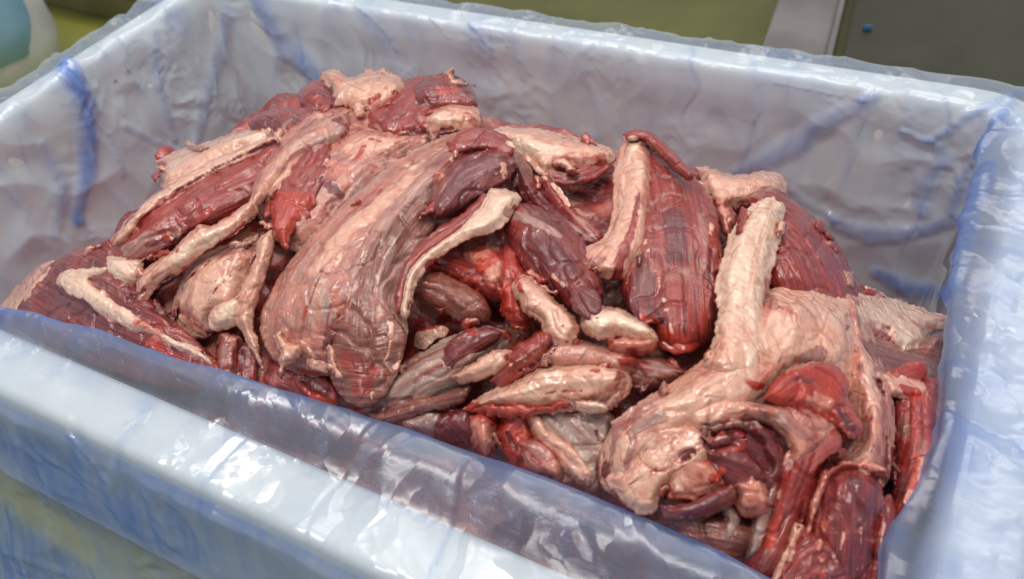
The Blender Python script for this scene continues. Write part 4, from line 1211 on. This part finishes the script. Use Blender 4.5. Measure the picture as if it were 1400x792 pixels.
# small torn shreds hanging along the outlines of the larger slabs
_rng = random.Random(5)
for nm, lab, cat, bundles in pieces:
    big = [b for b in bundles if isinstance(b, dict) and b['r'] >= 13]
    for b in big:
        nsh = 2 if b['r'] < 20 else 4
        for _ in range(nsh):
            k = _rng.randrange(len(b['poly']))
            p, p2 = b['poly'][k], b['poly'][(k + 1) % len(b['poly'])]
            t = _rng.random()
            cxp, cyp = p[0] + (p2[0] - p[0]) * t, p[1] + (p2[1] - p[1]) * t
            mx, my = sum(q[0] for q in b['poly']) / len(b['poly']), sum(q[1] for q in b['poly']) / len(b['poly'])
            inw = _rng.uniform(.02, .16)
            cxp, cyp = cxp + (mx - cxp) * inw, cyp + (my - cyp) * inw
            tx_, ty_ = p2[0] - p[0], p2[1] - p[1]
            a0 = math.atan2(ty_, tx_) + _rng.uniform(-.5, .5)
            la, lb = _rng.uniform(8, 20), _rng.uniform(4, 8)
            poly = []
            for j in range(9):
                an = j / 9 * 2 * math.pi
                rj = _rng.uniform(.6, 1.25)
                u_, v_ = math.cos(an) * la * rj, math.sin(an) * lb * rj
                poly.append((cxp + u_ * math.cos(a0) - v_ * math.sin(a0), cyp + u_ * math.sin(a0) + v_ * math.cos(a0)))
            kd = _rng.choice('FPLRFPMO' if b['kind'] in 'FPCM' else 'LFRPDLO')
            bundles.append(sheet('tissue_shred', kd, poly, b['off'] + b['T'] * .45, _rng.uniform(3, 5), 5,
                                 [(cxp - la * math.cos(a0), cyp - la * math.sin(a0)), (cxp + la * math.cos(a0), cyp + la * math.sin(a0))], 2.2))

# fine fascia threads running with the grain
for nm, lab, cat, bundles in pieces:
    for b in bundles:
        if isinstance(b, dict) and b['grain'] and b['r'] >= 14 and b['kind'] in 'LSDBMPF':
            Gp, _ = chaikin_resample(np.array([(*p, 0.0) for p in b['grain']], float), 6.0)
            tg = np.gradient(Gp[:, :2], axis=0)
            tg /= np.linalg.norm(tg, axis=1)[:, None] + 1e-9
            ng = np.stack([tg[:, 1], -tg[:, 0]], 1)
            for _ in range(7):
                n_ = len(Gp)
                i0 = _rng.randrange(0, max(1, n_ - 5))
                i1 = min(n_, i0 + _rng.randrange(4, 12))
                off_, dr = _rng.uniform(-1.3, 1.3) * b['r'], _rng.uniform(-1.2, 1.2)
                pts = [(Gp[k, 0] + ng[k, 0] * (off_ + dr * (k - i0)), Gp[k, 1] + ng[k, 1] * (off_ + dr * (k - i0)), _rng.uniform(1.3, 2.2)) for k in range(i0, i1)]
                if len(pts) >= 2:
                    kd = _rng.choice('FFPR' if b['kind'] in 'LSDB' else 'RRCM')
                    STROKES.append((kd, .25 if kd in 'FPC' else -.4, pts))

seed = 0
for pi, (nm, lab, cat, bundles) in enumerate(pieces):
    recs = []
    for b in bundles:
        if isinstance(b, dict):
            seed += 1
            ALL.append(build_sheet(b, pi, seed))
            continue
        bn, kd, pts, off = b[:4]
        t = b[4] if len(b) > 4 and b[4] else .6
        opt = b[5] if len(b) > 5 else {}
        off = off if off < 14 else 14 + (off - 14) * .6
        thin = any(k in bn for k in ('strip', 'rim', 'seam', 'thread', 'edge', 'nub', 'lip', 'streak'))
        if thin:
            t, off = min(t, .42), off - 3.5
        elif max(p[2] for p in pts) < 30 and 'rope' not in bn:
            t, off = min(t, .5), off - 3
        seed += 1
        rows_ = []
        for (px, py, w) in pts:
            p = on_pile(px, py, off * .001)
            dist = (p - CAM_O) @ (-CAM_M[:, 2])
            grow = 1.0 if thin or 'rope' in bn or 'crumb' in bn else 1.27
            rows_.append((*p, w * grow * dist / F_PX))
        # even out the depth so that the spine runs smoothly
        rows_ = np.array(rows_)
        R, u = chaikin_resample(rows_, STEP * (1.0 if rows_[:, 3].max() > .004 else .7))
        C, w = R[:, :3], np.maximum(R[:, 3], .0006)
        L = u[-1]
        T = np.gradient(C, axis=0)
        T /= np.linalg.norm(T, axis=1)[:, None] + 1e-9
        vd = CAM_O - C
        vd /= np.linalg.norm(vd, axis=1)[:, None]
        Nn = vd * .75 + np.array([0, 0, .35])
        Nn -= T * (Nn * T).sum(1)[:, None]
        Nn /= np.linalg.norm(Nn, axis=1)[:, None]
        Wv = np.cross(T, Nn)
        # rounded ends
        c0, c1 = min(w[0] * 1.3, L * .45), min(w[-1] * 1.3, L * .45)
        s0 = np.clip(u / max(c0, 1e-6), 0, 1)
        s1 = np.clip((L - u) / max(c1, 1e-6), 0, 1)
        free = opt.get('free', '')
        sink = np.zeros(len(u))
        for q_, e_ in ((s0, 'a'), (s1, 'b')):
            if e_ not in free:
                sink += (1 - np.clip(q_ * .5, 0, 1)) ** 2 * 1.8
        C = C - Nn * (sink * w * t)[:, None]
        capf = np.sqrt(np.clip(1 - (1 - s0) ** 2.4, 0.0004, 1)) * np.sqrt(np.clip(1 - (1 - s1) ** 2.4, 0.0004, 1))
        wmax = w.max()
        n = int(np.clip(2 * math.pi * wmax * .85 / STEP, 14, 190))
        th = np.linspace(0, 2 * math.pi, n, endpoint=False)
        ex, ey = 2 / 2.5, 2 / 2.5
        if 'rope' in bn:
            ex, ey = 2 / 2.7, 2 / 2.5
        elif thin:
            ex, ey = 2 / 3.2, 2 / 3.2            # cut strips: flat faces
        elif any(k in bn for k in ('skirt', 'flap', 'membrane', 'curtain', 'silverskin', 'cap', 'band')):
            ex, ey = .85, 1.35                   # sheets that thin out to an edge
        cx = np.sign(np.cos(th)) * np.abs(np.cos(th)) ** ex
        cy = np.sign(np.sin(th)) * np.abs(np.sin(th)) ** ey
        fq = .42 / max(float(w.mean()), .002)
        wob = 1 + (.16 if kd in 'CFO' else .22) * fbm(np.stack([u * fq, np.full(len(u), seed * 3.7), np.zeros(len(u))], 1), 3)
        wobL = fbm(np.stack([u * fq, np.full(len(u), seed * 5.1 + 40), np.zeros(len(u))], 1), 3) * .22
        ww = w * capf * wob
        ragL = fbm(np.stack([u * 210, np.full(len(u), seed * 2.3), np.full(len(u), 4.0)], 1), 3)
        ragR = fbm(np.stack([u * 210, np.full(len(u), seed * 2.9), np.full(len(u), 9.0)], 1), 3)
        cxs = cx[None] * (1 + .10 * np.where(cx[None] > 0, ragR[:, None], ragL[:, None]) * np.abs(cx[None]) ** 3)
        V3 = (C[:, None] + Wv[:, None] * (ww[:, None] * cxs + (w * capf * wobL)[:, None])[:, :, None]
              + Nn[:, None] * ((w * capf * t)[:, None] * cy[None])[:, :, None])
        nv = len(C)
        around = np.broadcast_to((th / (2 * math.pi) * n * STEP)[None], (nv, n))
        # signed across coordinate, continuous over the top
        acr = (w[:, None] * cx[None])
        fibv = np.stack([np.broadcast_to(u[:, None], (nv, n)) + seed * .37, acr * (1.0) + .3 * w[:, None] * cy[None] + seed * .11,
                         np.zeros((nv, n))], -1).reshape(-1, 3)
        r = Rec()
        r.piece, r.name, r.kind, r.n, r.nv, r.t, r.opt = pi, bn, kd, n, nv, t, opt
        r.V, r.fib = V3.reshape(-1, 3), fibv
        r.frame = (C[::3], T[::3], Wv[::3], Nn[::3], (w * capf)[::3])
        g_ = V3
        du = np.roll(g_, -1, 1) - np.roll(g_, 1, 1)
        dv = np.gradient(g_, axis=0)
        nn_ = np.cross(du, dv)
        nn_ /= np.linalg.norm(nn_, axis=2)[:, :, None] + 1e-12
        if (nn_ * (g_ - C[:, None])).sum() < 0:
            nn_ = -nn_
        r.N = nn_.reshape(-1, 3)
        r.w = np.repeat(w * capf, n)
        r.seed, r.sheet = seed, False
        recs.append(r)
        ALL.append(r)
    # soften the creases between the bundles of one piece (smooth union)
    K = .010
    for r in recs:
        push = np.zeros(len(r.V))
        tis = np.repeat(np.array(KIND[r.kind], float)[None], len(r.V), 0)
        for q in recs:
            if q is r:
                continue
            C, T, Wv, Nn, w = q.frame
            lo, hi = C.min(0) - w.max() - K * 2, C.max(0) + w.max() + K * 2
            near = np.where(((r.V > lo) & (r.V < hi)).all(1))[0]
            if not len(near):
                continue
            D = r.V[near][:, None] - C[None]
            ws = np.maximum(w, .0008)[None]
            a = (D * Wv[None]).sum(2) / ws
            b2 = (D * Nn[None]).sum(2) / (ws * q.t)
            c = np.maximum(np.abs((D * T[None]).sum(2)) - .0019, 0) / np.maximum(ws, .003)
            e = np.sqrt(a * a + b2 * b2 + c * c)
            d = ((e - 1) * ws * math.sqrt(q.t)).min(1)
            h = np.clip(1 - np.abs(d) / K, 0, 1) * np.where(d > 0, 1, .6)
            push[near] = np.maximum(push[near], h * h * K * .34)
            hc = sm(0, 1, 1 - np.abs(d) / .004) * .5
            tis[near] = tis[near] * (1 - hc[:, None]) + np.array(KIND[q.kind])[None] * hc[:, None]
        r.att = tis
        r.V = r.V + r.N * push[:, None]

# pieces settle against each other: soften the crevices between neighbouring pieces too
K = .006
TUBES = [r for r in ALL if not r.sheet]
for r in TUBES:
    lo_r, hi_r = r.V.min(0) - K, r.V.max(0) + K
    push = np.zeros(len(r.V))
    for q in TUBES:
        if q.piece == r.piece:
            continue
        C, T, Wv, Nn, w = q.frame
        lo, hi = C.min(0) - w.max() - K, C.max(0) + w.max() + K
        if (lo > hi_r).any() or (hi < lo_r).any():
            continue
        near = np.where(((r.V > lo) & (r.V < hi)).all(1))[0]
        if not len(near):
            continue
        D = r.V[near][:, None] - C[None, ::2]
        ws = np.maximum(w[::2], .0008)[None]
        e = np.sqrt(((D * Wv[None, ::2]).sum(2) / ws) ** 2 + ((D * Nn[None, ::2]).sum(2) / (ws * q.t)) ** 2
                    + (np.maximum(np.abs((D * T[None, ::2]).sum(2)) - .0037, 0) / np.maximum(ws, .004)) ** 2)
        d = ((e - 1) * ws * math.sqrt(q.t)).min(1)
        h = np.clip(1 - np.abs(d) / K, 0, 1)
        push[near] = np.maximum(push[near], h * h * K * .25)
    r.V = r.V + r.N * push[:, None]

# the surface relief of every bundle in one go
AV = np.concatenate([r.V for r in ALL])
AN = np.concatenate([r.N for r in ALL])
AF = np.concatenate([r.fib for r in ALL])
AW = np.concatenate([r.w for r in ALL])
ASEED = np.concatenate([np.full(len(r.V), r.seed * 1.9) for r in ALL])
ATT = np.concatenate([r.att for r in ALL])
amp = np.clip(AW / .012, 0, 1.0)
fatw = ATT[:, 0]
q1 = AV * 42 + ASEED[:, None] * .05
disp = .0021 * amp * perlin(q1) + .0005 * amp * perlin(AV * 95 + 11) + .0004 * np.sqrt(amp) * perlin(AV * 210 + 23)
fold = perlin(np.stack([AF[:, 0] * 13, AF[:, 1] * 95, ASEED * 1.7], 1))
disp += np.sqrt(amp) * .0012 * (fold - .5 * np.abs(fold))
fibn = perlin(np.stack([AF[:, 0] * 28, AF[:, 1] * 260, ASEED], 1))
fibn2 = perlin(np.stack([AF[:, 0] * 55, AF[:, 1] * 520, ASEED + 9], 1))
disp += (1 - fatw) * np.sqrt(amp) * (.0009 * fibn + .0004 * fibn2)
bil = np.abs(perlin(AV * 110 + 3)) + .4 * np.abs(perlin(AV * 240 + 8))
disp += fatw * np.sqrt(amp) * .0005 * (bil - .35)
tear = np.abs(perlin(AV * np.array([60, 60, 60]) + 71))
disp -= .0016 * amp * (1 - .6 * fatw) * np.clip(1 - tear * 9, 0, 1)               # torn furrows
AV = AV + AN * disp[:, None]
# patchy tissue
nz1 = fbm(AV * 60 + 5, 3)
nz2 = fbm(AV * 38 + 50, 3)
nz3 = fbm(AV * 75 + 90, 3)
pf = (ATT[:, 0] > .3)
ATT[:, 0] += np.where(pf, -.28 * np.clip(nz1 - .25, 0, 1) * 2, .55 * np.clip(nz1 - .30, 0, 1))
ATT[:, 1] += .45 * nz2
ATT[:, 2] += .5 * np.clip(nz3 - .2, 0, 1)
ATT[:, 3] += .35 * nz1 * (1 - fatw)
ATT[:, 5] += .35 * nz2 * fatw

mcan = Canvas(AV)
mcan.warp = np.clip(.55 * fbm(AV * 85 + 31, 3) + .35 * fibn, -.6, .9)
IDX = {'fat': 0, 'mem': 1, 'blood': 2, 'dark': 3, 'brown': 4, 'cream': 5, 'gray': 6}
SET = {'F': dict(fat=1, cream=.25, blood=0), 'C': dict(fat=1, cream=1, blood=0, mem=0), 'R': dict(fat=0, mem=0, blood=1),
       'D': dict(fat=0, mem=0, blood=0, dark=1, brown=0), 'L': dict(fat=0, mem=0, dark=.25, brown=.1),
       'B': dict(fat=0, mem=.1, brown=.9, dark=.2), 'M': dict(fat=.25, mem=1, gray=.3), 'G': dict(fat=.25, mem=.95, gray=.85),
       'S': dict(fat=0, mem=0, blood=0, dark=.6, brown=.25), 'O': dict(fat=.6, blood=.8), 'P': dict(fat=.5, mem=.8, gray=.1), '-': {}}
for kd, hmm, pts in STROKES:
    sel, mk = mcan.stroke(pts, .45)
    if not len(sel):
        continue
    for key, v in SET[kd].items():
        j = IDX[key]
        ATT[sel, j] = ATT[sel, j] * (1 - mk) + v * mk
    AV[sel] += AN[sel] * (hmm * .001 * mk)[:, None]

o0 = 0
roots = {}
for r in ALL:
    k = len(r.V)
    V, A = AV[o0:o0 + k], np.clip(ATT[o0:o0 + k], 0, 1)
    o0 += k
    if r.piece not in roots:
        nm, lab, cat, _ = pieces[r.piece]
        root = empty(nm, V.mean(0) * np.array([1, 1, 0]) + np.array([0, 0, V[:, 2].min()]))
        tag(root, lab, cat, 'pieces of raw meat heaped in the crate')
        roots[r.piece] = root
    root = roots[r.piece]
    loc = np.array(root.location)
    if r.sheet:
        Fq = r.F
    else:
        i = np.arange(r.nv * r.n).reshape(r.nv, r.n)
        j = np.roll(i, -1, axis=1)
        Fq = np.stack([i[:-1], j[:-1], j[1:], i[1:]], -1).reshape(-1, 4)
    # make sure the faces look outwards
    a, b_, c_ = V[Fq[:, 0]], V[Fq[:, 1]], V[Fq[:, 2]]
    if (np.cross(b_ - a, c_ - a) * AN[o0 - k:o0][Fq[:, 0]]).sum() < 0:
        Fq = Fq[:, ::-1]
    ob = new_mesh(r.name, V - loc, Fq, MEAT, root)
    set_attr(ob.data, 'tissue', A[:, [0, 1, 2, 3]])
    set_attr(ob.data, 'tone', np.column_stack([A[:, 4], A[:, 5], A[:, 6], np.ones(k)]))
    fa = ob.data.attributes.new('fibre', 'FLOAT_VECTOR', 'POINT')
    fa.data.foreach_set('vector', np.ascontiguousarray(r.fib, np.float32).ravel())

# the meat underneath that fills the crate
n1, n2 = 300, 190
xs, ys = np.linspace(X0 + .022, X1 - .022, n1), np.linspace(Y0 + .006, Y1 - .022, n2)
gx, gy = np.meshgrid(xs, ys)
gx, gy = gx.ravel(), gy.ravel()
gz = np.maximum(pile(gx, gy) - .008 - .004 * (1 - sm(.01, .04, gy)) - .06 * sm(-.12, -.22, gx), -.17)
Vb = np.stack([gx, gy, gz], 1)
Vb[:, 2] += .008 * perlin(Vb * 30) + .005 * np.abs(perlin(Vb * np.array([70, 40, 50]))) + .0015 * perlin(Vb * 180)
i = np.arange(n1 * n2).reshape(n2, n1)
Fq = np.stack([i[:-1, :-1], i[:-1, 1:], i[1:, 1:], i[1:, :-1]], -1).reshape(-1, 4)
# skirt down to the crate's bottom, so that it is a solid mass
ringi = np.concatenate([i[0, :], i[1:, -1], i[-1, -2::-1], i[-2:0:-1, 0]])
Vs = Vb[ringi].copy()
Vs[:, 2] = -.183
nb = len(Vb)
kk = np.arange(len(ringi))
sk = np.stack([ringi, np.roll(ringi, -1), nb + np.roll(kk, -1), nb + kk], 1)[:, ::-1]
Vb = np.vstack([Vb, Vs])
base = new_mesh('meat_mass', Vb, np.vstack([Fq, sk]), MEAT)
nb = len(Vb)
nn1, nn2 = fbm(Vb * 40, 3), fbm(Vb * 55 + 9, 3)
set_attr(base.data, 'tissue', np.stack([np.clip(.2 + nn1 * .9, 0, 1), np.clip(.2 + nn2, 0, 1), np.clip(.5 + .9 * nn2, 0, 1), np.full(nb, .6)], 1))
set_attr(base.data, 'tone', np.zeros((nb, 4)))
fa = base.data.attributes.new('fibre', 'FLOAT_VECTOR', 'POINT')
fa.data.foreach_set('vector', np.ascontiguousarray(np.stack([Vb[:, 0] + Vb[:, 2], Vb[:, 1], Vb[:, 2]], 1), np.float32).ravel())
tag(base, 'dark red meat filling the crate under the upper cuts', 'raw meat', kind='stuff')


# ------------------------------------------------------------------ background
def box(name, c, ex, ey, ez, mat, bev=.002, rot=None, parent=None):
    bm = bmesh.new()
    bmesh.ops.create_cube(bm, size=1)
    bmesh.ops.scale(bm, vec=(ex, ey, ez), verts=bm.verts)
    bmesh.ops.bevel(bm, geom=bm.edges[:], offset=bev, segments=2, affect='EDGES')
    me = bpy.data.meshes.new(name)
    bm.to_mesh(me)
    bm.free()
    me.materials.append(mat)
    o = bpy.data.objects.new(name, me)
    COL.objects.link(o)
    o.location = c
    if rot:
        o.rotation_euler = rot
    if parent:
        o.parent = parent
    return o


bar = empty('steel_bar', (.105, .84, FLOOR_Z))
tag(bar, 'reddish brushed steel bar with a bright edge behind the right part of the crate', 'metal bar')
rz = math.radians(7)
box('bar_face', (0, 0, .012), .068, .9, .02, M_STEEL, .002, (0, 0, rz), bar)
box('bar_edge', (.0385, .005, .018), .006, .9, .035, M_STEEL, .001, (0, 0, rz), bar)
pl = box('steel_plate', (.698, .95, FLOOR_Z + .008), 1.1, 1.0, .012, M_PANEL, .002, (0, 0, rz))
tag(pl, 'dull gray steel plate in the upper right behind the crate', 'metal plate')
sp = box('plastic_scrap', (.178, .832, FLOOR_Z + .0175), .010, .006, .006, M_SPECK, .0015, (0, 0, .4))
tag(sp, 'tiny blue scrap lying on the dull steel plate', 'plastic scrap')
bm_ = empty('floor_beam', (-1.0, .622, FLOOR_Z))
tag(bm_, 'beige beam with a shaded side on the floor beyond the upper left corner of the crate', 'beam')
ra = math.radians(-2)
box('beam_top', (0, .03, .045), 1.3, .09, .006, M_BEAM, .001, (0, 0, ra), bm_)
box('beam_side', (0, .03, .021), 1.296, .085, .042, M_BEAMSHADE, .001, (0, 0, ra), bm_)
# hanging plastic bag, out of focus
pb = empty('hanging_bag', (-.84, .43, FLOOR_Z))
tag(pb, 'blurred pale blue and cloudy gray plastic bag in the upper left corner', 'plastic bag')


def lathe_bag(name, mat, cx, cy, prof, s, parent):
    n = 64
    th = np.linspace(0, 2 * math.pi, n, endpoint=False)
    V = []
    for r, z in prof:
        V.append(np.stack([cx + r * np.cos(th), cy + r * np.sin(th), np.full(n, z)], 1))
    V = np.vstack(V)
    d = perlin(V * 22 + s) * .008 + np.abs(perlin(V * 50 + s)) * .003
    c = np.array([cx, cy, 0])
    dirv = (V - c) * np.array([1, 1, 0])
    dirv /= np.linalg.norm(dirv, axis=1)[:, None] + 1e-9
    return new_mesh(name, V + dirv * d[:, None], ring_grid(n, len(prof)), mat, parent)


zp = [(.01, .0), (.04, .004), (.06, .02), (.068, .06), (.07, .14), (.068, .22), (.06, .30), (.03, .36), (.01, .38)]
lathe_bag('cloudy_film', M_PWHITE, .028, -.004, zp, 1.0, pb)
lathe_bag('blue_wrap', M_PBLUE, .030, -.012, [(r * 1.0 + .004, z + .035) for r, z in zp], 4.0, pb)
